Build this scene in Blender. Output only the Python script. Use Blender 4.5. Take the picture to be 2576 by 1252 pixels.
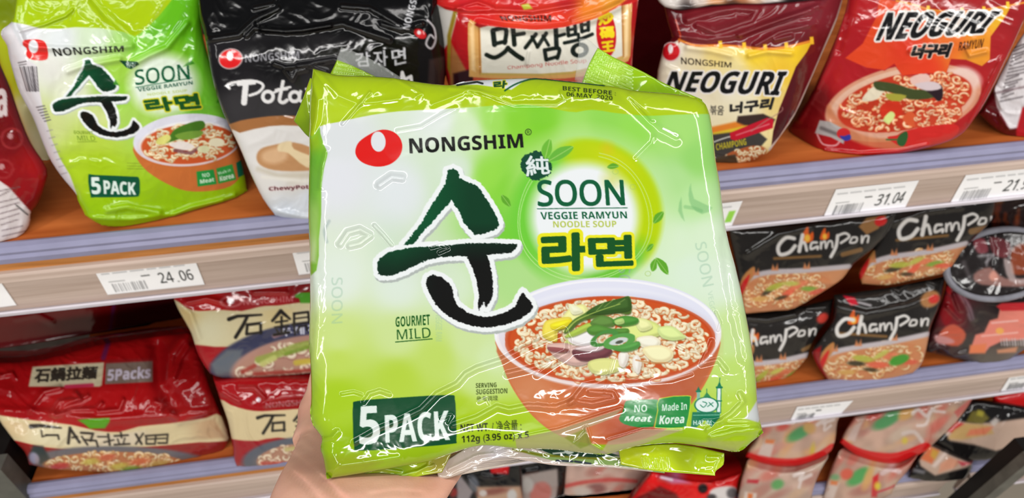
import bpy, bmesh, math, random
import numpy as np
from mathutils import Vector, Matrix

# ------------------------------------------------------------------ clear
for o in list(bpy.data.objects):
    bpy.data.objects.remove(o)
SC = bpy.context.scene
COL = SC.collection

# ------------------------------------------------------------------ camera
FPX, CX, CY = 1935.0, 1288.0, 626.0            # focal length and centre for a 2576x1252 frame
def nrm(v):
    v = np.array(v, float)
    return v / np.linalg.norm(v)
_x = nrm((1, .107, .101)); _d = nrm((.0317, -1.24, 1)); _d = nrm(_d - _x * (_d @ _x))
_X = _x * [1, 1, -1]; _Z = -_d * [1, 1, -1]; _Y = np.cross(_Z, _X)
R = np.stack([_X, _Y, _Z])                      # camera -> world
CAM = np.array([-.0735, -.5585, .3953])
cd = bpy.data.cameras.new('camera')
co = bpy.data.objects.new('camera', cd); COL.objects.link(co)
M = Matrix.Identity(4)
for i in range(3):
    for j in range(3):
        M[i][j] = R[i, j]
    M[i][3] = CAM[i]
co.matrix_world = M
cd.sensor_fit = 'HORIZONTAL'; cd.sensor_width = 36.0; cd.lens = FPX / 2576 * 36
cd.clip_start = .01
cd.dof.use_dof = True; cd.dof.focus_distance = .40; cd.dof.aperture_fstop = 12
SC.camera = co

# ------------------------------------------------------------------ world, lamps, exposure
SC.view_settings.view_transform = 'Standard'; SC.view_settings.look = 'None'
SC.view_settings.gamma = 1.0; SC.view_settings.use_curve_mapping = False
SC.view_settings.exposure = 0.17
W = bpy.data.worlds.new('store'); SC.world = W; W.use_nodes = True
W.node_tree.nodes['Background'].inputs[0].default_value = (.95, .97, 1, 1)
W.node_tree.nodes['Background'].inputs[1].default_value = .13
def area(name, loc, target, sx, sy, power, col=(1, .98, .95)):
    L = bpy.data.lights.new(name, 'AREA'); L.shape = 'RECTANGLE'; L.size = sx; L.size_y = sy
    L.energy = power; L.color = col
    o = bpy.data.objects.new(name, L); COL.objects.link(o)
    o.location = loc
    o.rotation_euler = (Vector(target) - Vector(loc)).to_track_quat('-Z', 'Y').to_euler()
    return o
# ceiling light strips of the aisle
area('ceiling_light_strip', (0, -.62, 1.75), (0, -.5, 0), 3.2, .16, 18)
area('ceiling_light_strip', (-2.0, -1.6, 1.7), (-1.0, -.8, 0), .12, 2.4, 17)
area('ceiling_light_strip', (2.0, -1.6, 1.7), (1.0, -.8, 0), .12, 2.4, 17)
area('ceiling_light_strip', (0, -3.0, 1.35), (0, 0, .1), 3.6, .22, 74)

# ------------------------------------------------------------------ pixel rays and planes
def rays(x, y):
    x = np.asarray(x, float); y = np.asarray(y, float)
    c = np.stack([(x - CX) / FPX, -(y - CY) / FPX, -np.ones_like(x)], -1)
    d = c @ R.T
    return d / np.linalg.norm(d, axis=-1, keepdims=True)
FWD = R @ np.array([0, 0, -1.])
def hit(px, P, n):
    r = rays(*px)
    return CAM + r * ((np.array(P) - CAM) @ n / (r @ n))
def hitz(px, z): return hit(px, (0, 0, z), np.array([0, 0, 1.]))
def hity(px, y): return hit(px, (0, y, 0), np.array([0, 1., 0]))
def normal(yaw, lean):
    a, b = math.radians(yaw), math.radians(lean)
    return np.array([math.sin(a) * math.cos(b), -math.cos(a) * math.cos(b), math.sin(b)])
def planes(front, *more):
    """front = (P, yaw, lean); more = (px, yaw, lean) planes hinged on the front plane at a pixel"""
    P, yaw, lean = front
    out = [(np.array(P), normal(yaw, lean))]
    for px, y2, l2 in more:
        out.append((hit(px, out[0][0], out[0][1]), normal(y2, l2)))
    return out

# ------------------------------------------------------------------ noise
def vnoise(X, Y, s, seed):
    rng = np.random.RandomState(seed); T = rng.rand(64, 64)
    x = X / s + 1000; y = Y / s + 1000
    xi = np.floor(x).astype(int); yi = np.floor(y).astype(int)
    fx = x - xi; fy = y - yi
    fx = fx * fx * fx * (fx * (fx * 6 - 15) + 10); fy = fy * fy * fy * (fy * (fy * 6 - 15) + 10)
    a = T[yi % 64, xi % 64]; b = T[yi % 64, (xi + 1) % 64]
    c = T[(yi + 1) % 64, xi % 64]; d = T[(yi + 1) % 64, (xi + 1) % 64]
    return (a + (b - a) * fx) * (1 - fy) + (c + (d - c) * fx) * fy
def crumple(X, Y, s, seed):
    """folded-film relief: warped sharp creases at two sizes, about -0.5..0.5"""
    wx = X + (vnoise(X, Y, s * 1.6, seed + 1) - .5) * s * 2.2
    wy = Y + (vnoise(X, Y, s * 1.6, seed + 2) - .5) * s * 2.2
    a = np.sqrt((vnoise(wx, wy, s, seed + 3) - .5) ** 2 * 4 + .004)
    b = np.sqrt((vnoise(wx * 1.1 + wy * .5, wy - wx * .4, s * .5, seed + 4) - .5) ** 2 * 4 + .006)
    return .35 - a * .7 - b * .28
def seg_dist(X, Y, p, q):
    dx, dy = q[0] - p[0], q[1] - p[1]
    t = np.clip(((X - p[0]) * dx + (Y - p[1]) * dy) / (dx * dx + dy * dy + 1e-9), 0, 1)
    return np.hypot(X - p[0] - t * dx, Y - p[1] - t * dy), t
def poly_sdf(X, Y, pts):
    d = np.full(X.shape, 1e9); ins = np.zeros(X.shape, bool)
    for i in range(len(pts)):
        p, q = pts[i], pts[(i + 1) % len(pts)]
        d = np.minimum(d, seg_dist(X, Y, p, q)[0])
        if p[1] != q[1]:
            c = ((p[1] > Y) != (q[1] > Y)) & (X < (q[0] - p[0]) * (Y - p[1]) / (q[1] - p[1]) + p[0])
            ins ^= c
    return np.where(ins, -d, d)
def smooth(pts, n=4, closed=True):
    P = np.array(pts, float); N = len(P); out = []
    for i in range(N if closed else N - 1):
        if closed: a, b, c, d = P[i - 1], P[i], P[(i + 1) % N], P[(i + 2) % N]
        else: a, b, c, d = P[max(i - 1, 0)], P[i], P[i + 1], P[min(i + 2, N - 1)]
        for k in range(n):
            t = k / n
            out.append(.5 * (2 * b + (c - a) * t + (2 * a - 5 * b + 4 * c - d) * t * t + (3 * b - a - 3 * c + d) * t ** 3))
    if not closed: out.append(P[-1])
    return [tuple(p) for p in out]

# ------------------------------------------------------------------ lettering as triangles
_tc = {}
def sans(st, heavy):
    """plain sans-serif letters (light or heavy) of the wide character set"""
    up, lo, dg = (0x1D5D4, 0x1D5EE, 0x1D7EC) if heavy else (0x1D5A0, 0x1D5BA, 0x1D7E2)
    f = lambda c: chr(up + ord(c) - 65) if 'A' <= c <= 'Z' else chr(lo + ord(c) - 97) if 'a' <= c <= 'z' else chr(dg + ord(c) - 48) if '0' <= c <= '9' else c
    return ''.join(f(c) for c in st)
def glyphs(s, shear=0.):
    k = (s, shear)
    if k in _tc: return _tc[k]
    c = bpy.data.curves.new('lettering', 'FONT'); c.body = s; c.resolution_u = 4; c.shear = shear
    o = bpy.data.objects.new('lettering', c)
    me = o.to_mesh()
    n = len(me.vertices); v = np.zeros(n * 3); me.vertices.foreach_get('co', v); v = v.reshape(-1, 3)[:, :2]
    me.calc_loop_triangles(); m = len(me.loop_triangles); t = np.zeros(m * 3, int)
    me.loop_triangles.foreach_get('vertices', t)
    tri = v[t.reshape(-1, 3)] if m else np.zeros((0, 3, 2))
    bb = (v.min(0), v.max(0)) if n else (np.zeros(2), np.ones(2))
    o.to_mesh_clear(); bpy.data.objects.remove(o); bpy.data.curves.remove(c)
    _tc[k] = (tri, bb)
    return _tc[k]
def thicken(m, r):
    """grow a mask by r cells with a round pen"""
    out = m.copy(); R_ = int(math.ceil(r))
    for k in range(max(8, int(r * 7))):
        a = 2 * math.pi * k / max(8, int(r * 7))
        for q in ((r,) if r < 4 else (r, r * .55)):
            dx, dy = int(round(q * math.cos(a))), int(round(q * math.sin(a)))
            h, w = m.shape
            out[max(0, dy):h + min(0, dy), max(0, dx):w + min(0, dx)] |= m[max(0, -dy):h - max(0, dy), max(0, -dx):w - max(0, dx)]
    return out

# ------------------------------------------------------------------ printed artwork (pattern of a film, held in pixels of the frame)
class Art:
    def __init__(s, x0, y0, x1, y1, sc, col):
        s.x0, s.y0, s.sc = x0, y0, sc
        s.w, s.h = int((x1 - x0) * sc) + 1, int((y1 - y0) * sc) + 1
        s.c = np.ones((s.h, s.w, 3)) * np.array(col, float)
    def reg(s, x0, y0, x1, y1):
        i0 = max(0, int((x0 - s.x0) * s.sc)); i1 = min(s.w, int((x1 - s.x0) * s.sc) + 2)
        j0 = max(0, int((y0 - s.y0) * s.sc)); j1 = min(s.h, int((y1 - s.y0) * s.sc) + 2)
        if i1 <= i0 or j1 <= j0: return None
        Y, X = np.mgrid[j0:j1, i0:i1]
        return (slice(j0, j1), slice(i0, i1)), X / s.sc + s.x0, Y / s.sc + s.y0
    def mix(s, sl, cov, col, X=None, Y=None):
        c = col(X, Y) if callable(col) else np.array(col, float)
        s.c[sl] = s.c[sl] * (1 - cov[..., None]) + c * cov[..., None]
    def full(s): return s.reg(s.x0, s.y0, s.x0 + s.w / s.sc, s.y0 + s.h / s.sc)
    def idw(s, pts, pw=3.0, mask=None, soft=1.5):
        sl, X, Y = s.full()
        num = np.zeros(X.shape + (3,)); den = np.zeros(X.shape)
        for x, y, c in pts:
            w = 1 / ((X - x) ** 2 + (Y - y) ** 2 + 300) ** (pw / 2)
            num += w[..., None] * np.array(c, float); den += w
        c = num / den[..., None]
        cov = np.ones(X.shape) if mask is None else np.clip(.5 - poly_sdf(X, Y, mask) / (2 * soft), 0, 1)
        s.c[sl] = s.c[sl] * (1 - cov[..., None]) + c * cov[..., None]
    def poly(s, pts, col, soft=.8, grow=0, a=1., rag=0, seed=5):
        P = np.array(pts); m = abs(grow) + soft * 2 + rag + 2
        r = s.reg(P[:, 0].min() - m, P[:, 1].min() - m, P[:, 0].max() + m, P[:, 1].max() + m)
        if r is None: return
        sl, X, Y = r
        d = poly_sdf(X, Y, pts) - grow
        if rag: d = d + (vnoise(X, Y, 5, seed) - .5) * rag * 2 + (vnoise(X, Y, 2.5, seed + 1) - .5) * rag
        s.mix(sl, np.clip(.5 - d / (2 * soft), 0, 1) * a, col, X, Y)
    def ell(s, cx, cy, rx, ry, col, rot=0, soft=.8, a=1., ring=None, clip=None):
        m = max(rx, ry) + soft * 2 + (ring or 0)
        r = s.reg(cx - m, cy - m, cx + m, cy + m)
        if r is None: return
        sl, X, Y = r
        t = math.radians(rot); u = (X - cx) * math.cos(t) + (Y - cy) * math.sin(t); v = -(X - cx) * math.sin(t) + (Y - cy) * math.cos(t)
        d = (np.hypot(u / rx, v / ry) - 1) * min(rx, ry)
        if ring: d = np.abs(d) - ring
        cov = np.clip(.5 - d / (2 * soft), 0, 1) * a
        if clip: cov = cov * np.clip(.5 - poly_sdf(X, Y, clip) / 2, 0, 1)
        s.mix(sl, cov, col, X, Y)
    def line(s, pts, w, col, soft=.7, a=1.):
        P = np.array(pts); ws = w if hasattr(w, '__len__') else [w] * len(pts); m = max(ws) + soft * 2 + 1
        r = s.reg(P[:, 0].min() - m, P[:, 1].min() - m, P[:, 0].max() + m, P[:, 1].max() + m)
        if r is None: return
        sl, X, Y = r; d = np.full(X.shape, 1e9)
        for i in range(len(pts) - 1):
            e, t = seg_dist(X, Y, pts[i], pts[i + 1])
            d = np.minimum(d, e - (ws[i] + (ws[i + 1] - ws[i]) * t) / 2)
        s.mix(sl, np.clip(.5 - d / (2 * soft), 0, 1) * a, col, X, Y)
    def text(s, st, q, col, bold=0., shear=0., a=1., out=None):
        """q = TL TR BR BL of the letters' own bounds; out = list of (extra boldness, colour) laid under the letters"""
        latin = any(c.isascii() and c.isalnum() for c in st)
        if latin:
            heavy = bold >= .02; st = sans(st, heavy)
            if heavy: bold = max(0., bold - .035)
        Q = np.array(q, float); hpx = (np.hypot(*(Q[3] - Q[0])) + np.hypot(*(Q[2] - Q[1]))) / 2 / .72
        ins = bold * hpx * .5          # keep the thickened letters inside their own bounds
        if ins and not out:
            c = Q.mean(0); Q = c + (Q - c) * np.clip(1 - ins / np.maximum(np.abs(Q - c), 1e-6), .7, 1)
        for ob, oc in (out or []): s._text(st, Q, oc, (bold + ob) * hpx, shear, 1.)
        s._text(st, Q, col, bold * hpx, shear, a)
    def _text(s, st, Q, col, rad, shear, a):
        tri, bb = glyphs(st, shear)
        if not len(tri): return
        u = (tri - bb[0]) / (bb[1] - bb[0] + 1e-9)
        U, V = u[..., :1], 1 - u[..., 1:]
        P = (Q[0] * (1 - U) + Q[1] * U) * (1 - V) + (Q[3] * (1 - U) + Q[2] * U) * V
        r = s.reg(P[..., 0].min() - 2 - rad, P[..., 1].min() - 2 - rad, P[..., 0].max() + 2 + rad, P[..., 1].max() + 2 + rad)
        if r is None: return
        sl, X, Y = r; ss = 3
        H, Wd = X.shape; cov = np.zeros((H * ss, Wd * ss), bool)
        T = (P - np.array([X[0, 0], Y[0, 0]])) * s.sc * ss + ss / 2
        for t in T:
            x0, y0 = np.floor(t.min(0)).astype(int); x1, y1 = np.ceil(t.max(0)).astype(int) + 1
            x0, y0 = max(x0, 0), max(y0, 0); x1, y1 = min(x1, Wd * ss), min(y1, H * ss)
            if x1 <= x0 or y1 <= y0: continue
            yy, xx = np.mgrid[y0:y1, x0:x1] + .5
            (ax, ay), (bx, by), (cx, cy) = t
            e0 = (bx - ax) * (yy - ay) - (by - ay) * (xx - ax)
            e1 = (cx - bx) * (yy - by) - (cy - by) * (xx - bx)
            e2 = (ax - cx) * (yy - cy) - (ay - cy) * (xx - cx)
            cov[y0:y1, x0:x1] |= ((e0 >= -.01) & (e1 >= -.01) & (e2 >= -.01)) | ((e0 <= .01) & (e1 <= .01) & (e2 <= .01))
        if rad * s.sc * ss >= .6: cov = thicken(cov, rad * s.sc * ss)
        cv = cov.reshape(H, ss, Wd, ss).mean((1, 3))
        s.mix(sl, cv * a, col, X, Y)
    def mottle(s, amp, size, seed):
        sl, X, Y = s.full()
        s.c *= (1 + (vnoise(X, Y, size, seed) - .5) * amp)[..., None]
    def sample(s, X, Y):
        x = np.clip((X - s.x0) * s.sc, 0, s.w - 1.001); y = np.clip((Y - s.y0) * s.sc, 0, s.h - 1.001)
        i = x.astype(int); j = y.astype(int); fx = (x - i)[..., None]; fy = (y - j)[..., None]
        c = s.c
        return (c[j, i] * (1 - fx) + c[j, i + 1] * fx) * (1 - fy) + (c[j + 1, i] * (1 - fx) + c[j + 1, i + 1] * fx) * fy
def lin(c):
    c = np.clip(np.asarray(c, float) / 255, 0, 1)
    return np.where(c <= .04045, c / 12.92, ((c + .055) / 1.055) ** 2.4)

# ------------------------------------------------------------------ materials
def newmat(name):
    m = bpy.data.materials.new(name); m.use_nodes = True
    nt = m.node_tree; return m, nt, nt.nodes['Principled BSDF']
def film_mat(name, rough, bump, scale, coat=.2):
    m, nt, b = newmat(name)
    a = nt.nodes.new('ShaderNodeAttribute'); a.attribute_name = 'print'
    nt.links.new(a.outputs['Color'], b.inputs['Base Color'])
    b.inputs['Roughness'].default_value = rough; b.inputs['Coat Weight'].default_value = coat; b.inputs['Coat Roughness'].default_value = .06
    b.inputs['Specular IOR Level'].default_value = .3
    tc = nt.nodes.new('ShaderNodeTexCoord'); nz = nt.nodes.new('ShaderNodeTexNoise'); nz.inputs['Scale'].default_value = scale
    nz.inputs['Detail'].default_value = 3
    bp = nt.nodes.new('ShaderNodeBump'); bp.inputs['Strength'].default_value = bump; bp.inputs['Distance'].default_value = .002
    nt.links.new(tc.outputs['Object'], nz.inputs['Vector']); nt.links.new(nz.outputs['Fac'], bp.inputs['Height'])
    nt.links.new(bp.outputs['Normal'], b.inputs['Normal']); nt.links.new(bp.outputs['Normal'], b.inputs['Coat Normal'])
    return m
FILM = film_mat('printed_film', .16, .12, 90)
HERO = film_mat('printed_film_near', .12, .03, 120, .7)
PAPER = film_mat('printed_paper', .55, .02, 300, 0.)
def wood(name, c1, c2, sx, sy, rough=.45, spec=.14):
    m, nt, b = newmat(name)
    tc = nt.nodes.new('ShaderNodeTexCoord'); mp = nt.nodes.new('ShaderNodeMapping')
    mp.inputs['Scale'].default_value = (sx, sy, sy)
    nz = nt.nodes.new('ShaderNodeTexNoise'); nz.inputs['Scale'].default_value = 1; nz.inputs['Detail'].default_value = 6
    cr = nt.nodes.new('ShaderNodeValToRGB'); cr.color_ramp.elements[0].position = .3; cr.color_ramp.elements[1].position = .7
    cr.color_ramp.elements[0].color = (*lin(c1), 1); cr.color_ramp.elements[1].color = (*lin(c2), 1)
    nt.links.new(tc.outputs['Object'], mp.inputs['Vector']); nt.links.new(mp.outputs['Vector'], nz.inputs['Vector'])
    nt.links.new(nz.outputs['Fac'], cr.inputs['Fac']); nt.links.new(cr.outputs['Color'], b.inputs['Base Color'])
    b.inputs['Roughness'].default_value = rough; b.inputs['Specular IOR Level'].default_value = spec
    return m
def plain(name, c, rough=.4, metal=0., amp=.12, scale=40):
    m = wood(name, [v * (1 - amp) for v in c], [min(255, v * (1 + amp)) for v in c], scale, scale, rough)
    m.node_tree.nodes['Principled BSDF'].inputs['Metallic'].default_value = metal
    return m
M_BOARD = wood('shelf_wood', (160, 78, 32), (198, 110, 54), 6, 60, .5)
M_EDGE = wood('edge_wood', (150, 95, 45), (205, 140, 80), 8, 120, .4)
M_RAIL = wood('rail_wood_print', (176, 155, 142), (198, 178, 166), 6, 220, .3)
M_LIP = plain('bumper_plastic', (138, 137, 164), .3, 0, .03)
M_CLEAR = plain('clear_rail_lip', (206, 200, 208), .18, 0, .03)
M_BACK = plain('back_panel_paint', (60, 52, 48), .6)
M_DARK = plain('black_paint', (22, 21, 21), .45)
M_GREY = plain('grey_metal', (98, 98, 92), .4, .3)
M_FLOOR = plain('floor_tile', (205, 196, 178), .4, 0, .05, 3)

# ------------------------------------------------------------------ mesh helpers
def tag(o, label=None, cat=None, group=None, kind=None):
    for k, v in (('label', label), ('category', cat), ('group', group), ('kind', kind)):
        if v: o[k] = v
    return o
def link(name, me, mat, parent=None, smooth_=True):
    o = bpy.data.objects.new(name, me); COL.objects.link(o); me.materials.append(mat)
    if smooth_: me.polygons.foreach_set('use_smooth', np.ones(len(me.polygons), bool))
    if parent: o.parent = parent
    return o
def quadmesh(name, V, F, C=None):
    me = bpy.data.meshes.new(name); V = np.asarray(V, np.float32); F = np.asarray(F, np.int32)
    me.vertices.add(len(V)); me.vertices.foreach_set('co', V.ravel())
    me.loops.add(F.size); me.loops.foreach_set('vertex_index', F.ravel())
    me.polygons.add(len(F)); me.polygons.foreach_set('loop_start', np.arange(0, F.size, F.shape[1], dtype=np.int32))
    me.polygons.foreach_set('loop_total', np.full(len(F), F.shape[1], np.int32))
    if C is not None:
        a = me.color_attributes.new('print', 'FLOAT_COLOR', 'POINT')
        a.data.foreach_set('color', np.concatenate([C, np.ones((len(C), 1))], 1).astype(np.float32).ravel())
    me.update(calc_edges=True); me.validate()
    return me
def profile(name, pts, x0, x1, mat, parent=None, bev=0):
    """a (y,z) outline drawn out along x"""
    bm = bmesh.new()
    a = [bm.verts.new((x0, y, z)) for y, z in pts]; b = [bm.verts.new((x1, y, z)) for y, z in pts]
    n = len(pts)
    for i in range(n): bm.faces.new((a[i], b[i], b[(i + 1) % n], a[(i + 1) % n]))
    bm.faces.new(a); bm.faces.new(b[::-1])
    bmesh.ops.recalc_face_normals(bm, faces=bm.faces)
    if bev: bmesh.ops.bevel(bm, geom=bm.edges[:], offset=bev, segments=2, affect='EDGES')
    me = bpy.data.meshes.new(name); bm.to_mesh(me); bm.free()
    return link(name, me, mat, parent, False)
def resample(pts, n):
    P = np.array(pts, float); L = np.r_[0, np.cumsum(np.hypot(*np.diff(P, axis=0).T))]
    t = np.linspace(0, L[-1], n)
    return np.stack([np.interp(t, L, P[:, 0]), np.interp(t, L, P[:, 1])], 1)
def film(name, top, right, bottom, left, pl, art, step=2.5, R_edge=30, D_edge=None, dome=0, wr=None, ridges=(), thick=.07,
         floor=None, back=None, drop=.5, side=None, mat=None, parent=None, k=.004, bumps=(), taper=.12, flat=False, ink=.84, parts=(), sit=None):
    """A filled film bag: the printed face follows planes `pl` (rounded where they meet) inside a traced outline,
    swells and wrinkles, and is closed by rounded sides and a back."""
    top, right, bottom, left = [smooth(p, 3, False) if len(p) > 2 else p for p in (top, right, bottom, left)]
    lw = max(np.hypot(*np.diff(np.array(top), axis=0).T).sum(), np.hypot(*np.diff(np.array(bottom), axis=0).T).sum())
    lh = max(np.hypot(*np.diff(np.array(left), axis=0).T).sum(), np.hypot(*np.diff(np.array(right), axis=0).T).sum())
    nu, nv = max(6, int(lw / step)), max(6, int(lh / step))
    T, B = resample(top, nu), resample(bottom, nu); L, Rr = resample(left, nv), resample(right, nv)
    u = np.linspace(0, 1, nu)[None, :, None]; v = np.linspace(0, 1, nv)[:, None, None]
    P = (1 - v) * T[None] + v * B[None] + (1 - u) * L[:, None] + u * Rr[:, None] \
        - ((1 - u) * (1 - v) * T[0] + u * (1 - v) * T[-1] + (1 - u) * v * B[0] + u * v * B[-1])
    X, Y = P[..., 0], P[..., 1]
    loop_px = np.concatenate([T, Rr[1:], B[::-1][1:], L[::-1][1:-1]])
    # distance to the outline, on a coarse copy of the outline
    op = loop_px[::max(1, len(loop_px) // 140)]
    d = np.full(X.shape, 1e9)
    for i in range(len(op)): d = np.minimum(d, seg_dist(X, Y, op[i], op[(i + 1) % len(op)])[0])
    D_edge = R_edge if D_edge is None else D_edge
    q = np.clip(d / R_edge, 0, 1)
    h = -D_edge * (1 - np.sqrt(1 - (1 - q) ** 2 + 1e-9))
    if dome: h = h + dome * np.clip(d / d.max(), 0, 1) ** .7
    if wr:
        for amp, s, seed, *mk in wr: h = h + amp * crumple(X, Y, s, seed) * np.clip(d / 6, 0, 1) * (mk[0](X, Y) if mk else 1)
    for pts, amp, w in ridges:
        Pm = np.array(pts); m = w * 4
        sel = (X > Pm[:, 0].min() - m) & (X < Pm[:, 0].max() + m) & (Y > Pm[:, 1].min() - m) & (Y < Pm[:, 1].max() + m)
        if not sel.any(): continue
        xs, ys = X[sel], Y[sel]; e = np.full(xs.shape, 1e9)
        for i in range(len(pts) - 1): e = np.minimum(e, seg_dist(xs, ys, pts[i], pts[i + 1])[0])
        h[sel] += amp * np.exp(-(e / w) ** 2)
    for x, y, rx, ry, amp in bumps: h = h + amp * np.exp(-((X - x) / rx) ** 2 - ((Y - y) / ry) ** 2)
    rd = rays(X, Y)
    ts = np.stack([((p - CAM) @ n) / np.minimum(rd @ n, -.05) for p, n in pl])
    t = k * np.log(np.exp((ts - ts.max(0)) / k).sum(0)) + ts.max(0)
    t = t - h * t / FPX
    V = CAM + rd * t[..., None]
    if floor is not None: V[..., 2] = np.maximum(V[..., 2], floor + .0006)
    idx = np.arange(nu * nv).reshape(nv, nu)
    F = np.stack([idx[:-1, :-1], idx[1:, :-1], idx[1:, 1:], idx[:-1, 1:]], -1).reshape(-1, 4)
    C = lin(art.sample(X, Y)).reshape(-1, 3) * ink
    V = V.reshape(-1, 3)
    xm = ((X[:-1, :-1] + X[1:, 1:]) / 2).ravel(); ym = ((Y[:-1, :-1] + Y[1:, 1:]) / 2).ravel(); split = []; keep = np.ones(len(F), bool)
    for pn, poly in parts:                       # a seam, gusset, seal or lid becomes a mesh of its own
        m = keep & (poly_sdf(xm, ym, poly) < 0)
        if m.any():
            uq, inv = np.unique(F[m], return_inverse=True); split.append((pn, V[uq], inv.reshape(-1, 4), C[uq])); keep &= ~m
    F = F[keep]
    if thick:
        if floor is None: floor = sit
        loop = np.concatenate([idx[0], idx[1:, -1], idx[-1, ::-1][1:], idx[::-1, 0][1:-1]])
        lv = V[loop]; lc = C[loop]; c0 = lv.mean(0); n = len(loop)
        bd = np.array(back) if back is not None else nrm([c0[0] - CAM[0], c0[1] - CAM[1], 0])
        z0 = lv[:, 2].min() if floor is None else max(floor + .0006, lv[:, 2].min())
        rings = [loop]; Vs = [V]; Cs = [C]; Fs = [F]; cnt = len(V)
        sc = lin(side) if side is not None else None
        fr = (1.,) if flat else (.1, .35, .7, .93, 1.)
        sh = (1.,) if flat else (1.0, 1 - taper * .35, 1 - taper, 1 - taper * 2, 1 - taper * 3.2)
        for f, s_ in zip(fr, sh):
            p = c0 + (lv - c0) * s_ + bd * thick * f
            if back is None: p[:, 2] = z0 + (p[:, 2] - z0) * (1 - drop * f ** 1.3)
            if floor is not None: p[:, 2] = np.maximum(p[:, 2], floor + .0006)
            Vs.append(p); Cs.append(lc if sc is None or f < .2 else np.tile(sc, (n, 1)))
            r = np.arange(cnt, cnt + n); cnt += n
            a, b = rings[-1], r
            Fs.append(np.stack([a, np.roll(a, -1), np.roll(b, -1), b], -1)); rings.append(r)
        Vs.append(Vs[-1].mean(0)[None]); Cs.append(Cs[-1].mean(0)[None])
        r = rings[-1]; Fs.append(np.stack([r, np.roll(r, -1), np.full(n, cnt), np.full(n, cnt)], -1))
        V = np.concatenate(Vs); C = np.concatenate(Cs); Fq = np.concatenate(Fs[:-1]); Ft = Fs[-1][:, :3]
        me = bpy.data.meshes.new(name)
        me.vertices.add(len(V)); me.vertices.foreach_set('co', V.astype(np.float32).ravel())
        li = np.concatenate([Fq.ravel(), Ft.ravel()]).astype(np.int32)
        me.loops.add(len(li)); me.loops.foreach_set('vertex_index', li)
        me.polygons.add(len(Fq) + len(Ft))
        me.polygons.foreach_set('loop_start', np.concatenate([np.arange(len(Fq)) * 4, Fq.size + np.arange(len(Ft)) * 3]).astype(np.int32))
        me.polygons.foreach_set('loop_total', np.concatenate([np.full(len(Fq), 4), np.full(len(Ft), 3)]).astype(np.int32))
        a = me.color_attributes.new('print', 'FLOAT_COLOR', 'POINT')
        a.data.foreach_set('color', np.concatenate([C, np.ones((len(C), 1))], 1).astype(np.float32).ravel())
        me.update(calc_edges=True); me.validate()
    else:
        me = quadmesh(name, V, F, C)
    o = link(name, me, mat or FILM, parent)
    for pn, pv, pf, pc in split: link(pn, quadmesh(pn, pv, pf, pc), mat or FILM, o)
    return o
def quad_sides(q, n=1):
    tl, tr, br, bl = q
    return [tl, tr], [tr, br], [bl, br], [tl, bl]

# ------------------------------------------------------------------ artwork shared by packs
def soup(A, cx, cy, rx, ry, rot, seed, n, broth, noodle=(238, 222, 180), shade=(196, 120, 62), size=.055, clip=None, inner=0.):
    rng = random.Random(seed); t = math.radians(rot)
    A.ell(cx, cy, rx, ry, broth, rot, 1.2, clip=clip)
    A.ell(cx, cy + ry * .1, rx * .8, ry * .8, [v * .94 for v in broth], rot, rx * .15, .6, clip=clip)
    for _ in range(n):
        while True:
            a, b = rng.uniform(-1, 1), rng.uniform(-1, 1)
            if inner * inner < a * a + b * b < .86: break
        u, v = a * rx, b * ry
        x = cx + u * math.cos(t) - v * math.sin(t); y = cy + u * math.sin(t) + v * math.cos(t)
        r = rx * size * rng.uniform(.55, 1.25); a0 = rng.uniform(0, 6.28); sp = rng.uniform(1.6, 3.9); sq = rng.uniform(.55, .8)
        pts = [(x + r * math.cos(a0 + sp * i / 6), y + r * sq * math.sin(a0 + sp * i / 6)) for i in range(7)]
        w = rx * size * rng.uniform(.5, .72); g = rng.uniform(.86, 1.04)
        A.line([(p[0] + .6, p[1] + w * .22) for p in pts], w * 1.25, shade, 1.2, .75)
        A.line(pts, w, [min(255, c * g) for c in noodle], 1.)
        A.line([(p[0] - .4, p[1] - w * .15) for p in pts[1:6]], w * .35, (252, 244, 222), 1., .8)
def eggmark(A, cx, cy, rx, ry, red=(222, 32, 34), hole=(245, 242, 242), rot=-12, ring=None):
    if ring: A.ell(cx, cy, rx + 3, ry + 3, ring, rot)
    A.ell(cx, cy, rx, ry, red, rot)
    A.ell(cx - rx * .05, cy - ry * .33, rx * .3, ry * .54, hole, 0)
SU_A = [(1126,429),(1140,424),(1152,430),(1157,448),(1178,458),(1199,467),(1216,488),(1230,509),(1243,532),(1251,548),(1256,560),(1254,568),(1245,578),(1217,588),(1194,590),(1182,578),(1169,563),(1153,529),(1136,504),(1103,540),(1087,560),(1059,588),(1045,609),(1034,615),(1015,616),(1034,593),(1059,563),(1065,552),(1084,517),(1103,490),(1119,463),(1126,440)]
SU_B = [(950,658),(957,648),(978,634),(1006,627),(1041,621),(1111,618),(1164,613),(1217,611),(1280,613),(1301,614),(1298,625),(1287,634),(1270,637),(1224,641),(1231,658),(1238,690),(1240,718),(1238,746),(1224,774),(1217,760),(1205,781),(1202,774),(1205,743),(1198,701),(1189,676),(1175,646),(1157,643),(1111,646),(1076,653),(1048,665),(1020,680),(988,692),(960,693),(952,688),(950,676)]
SU_C = [(1071,711),(1075,697),(1087,691),(1111,697),(1129,711),(1138,729),(1140,746),(1150,767),(1175,785),(1199,795),(1224,797),(1252,792),(1280,781),(1298,767),(1308,746),(1315,734),(1322,743),(1336,760),(1340,771),(1333,785),(1308,803),(1270,817),(1224,824),(1182,818),(1150,808),(1119,788),(1097,767),(1083,743),(1075,725)]
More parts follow.
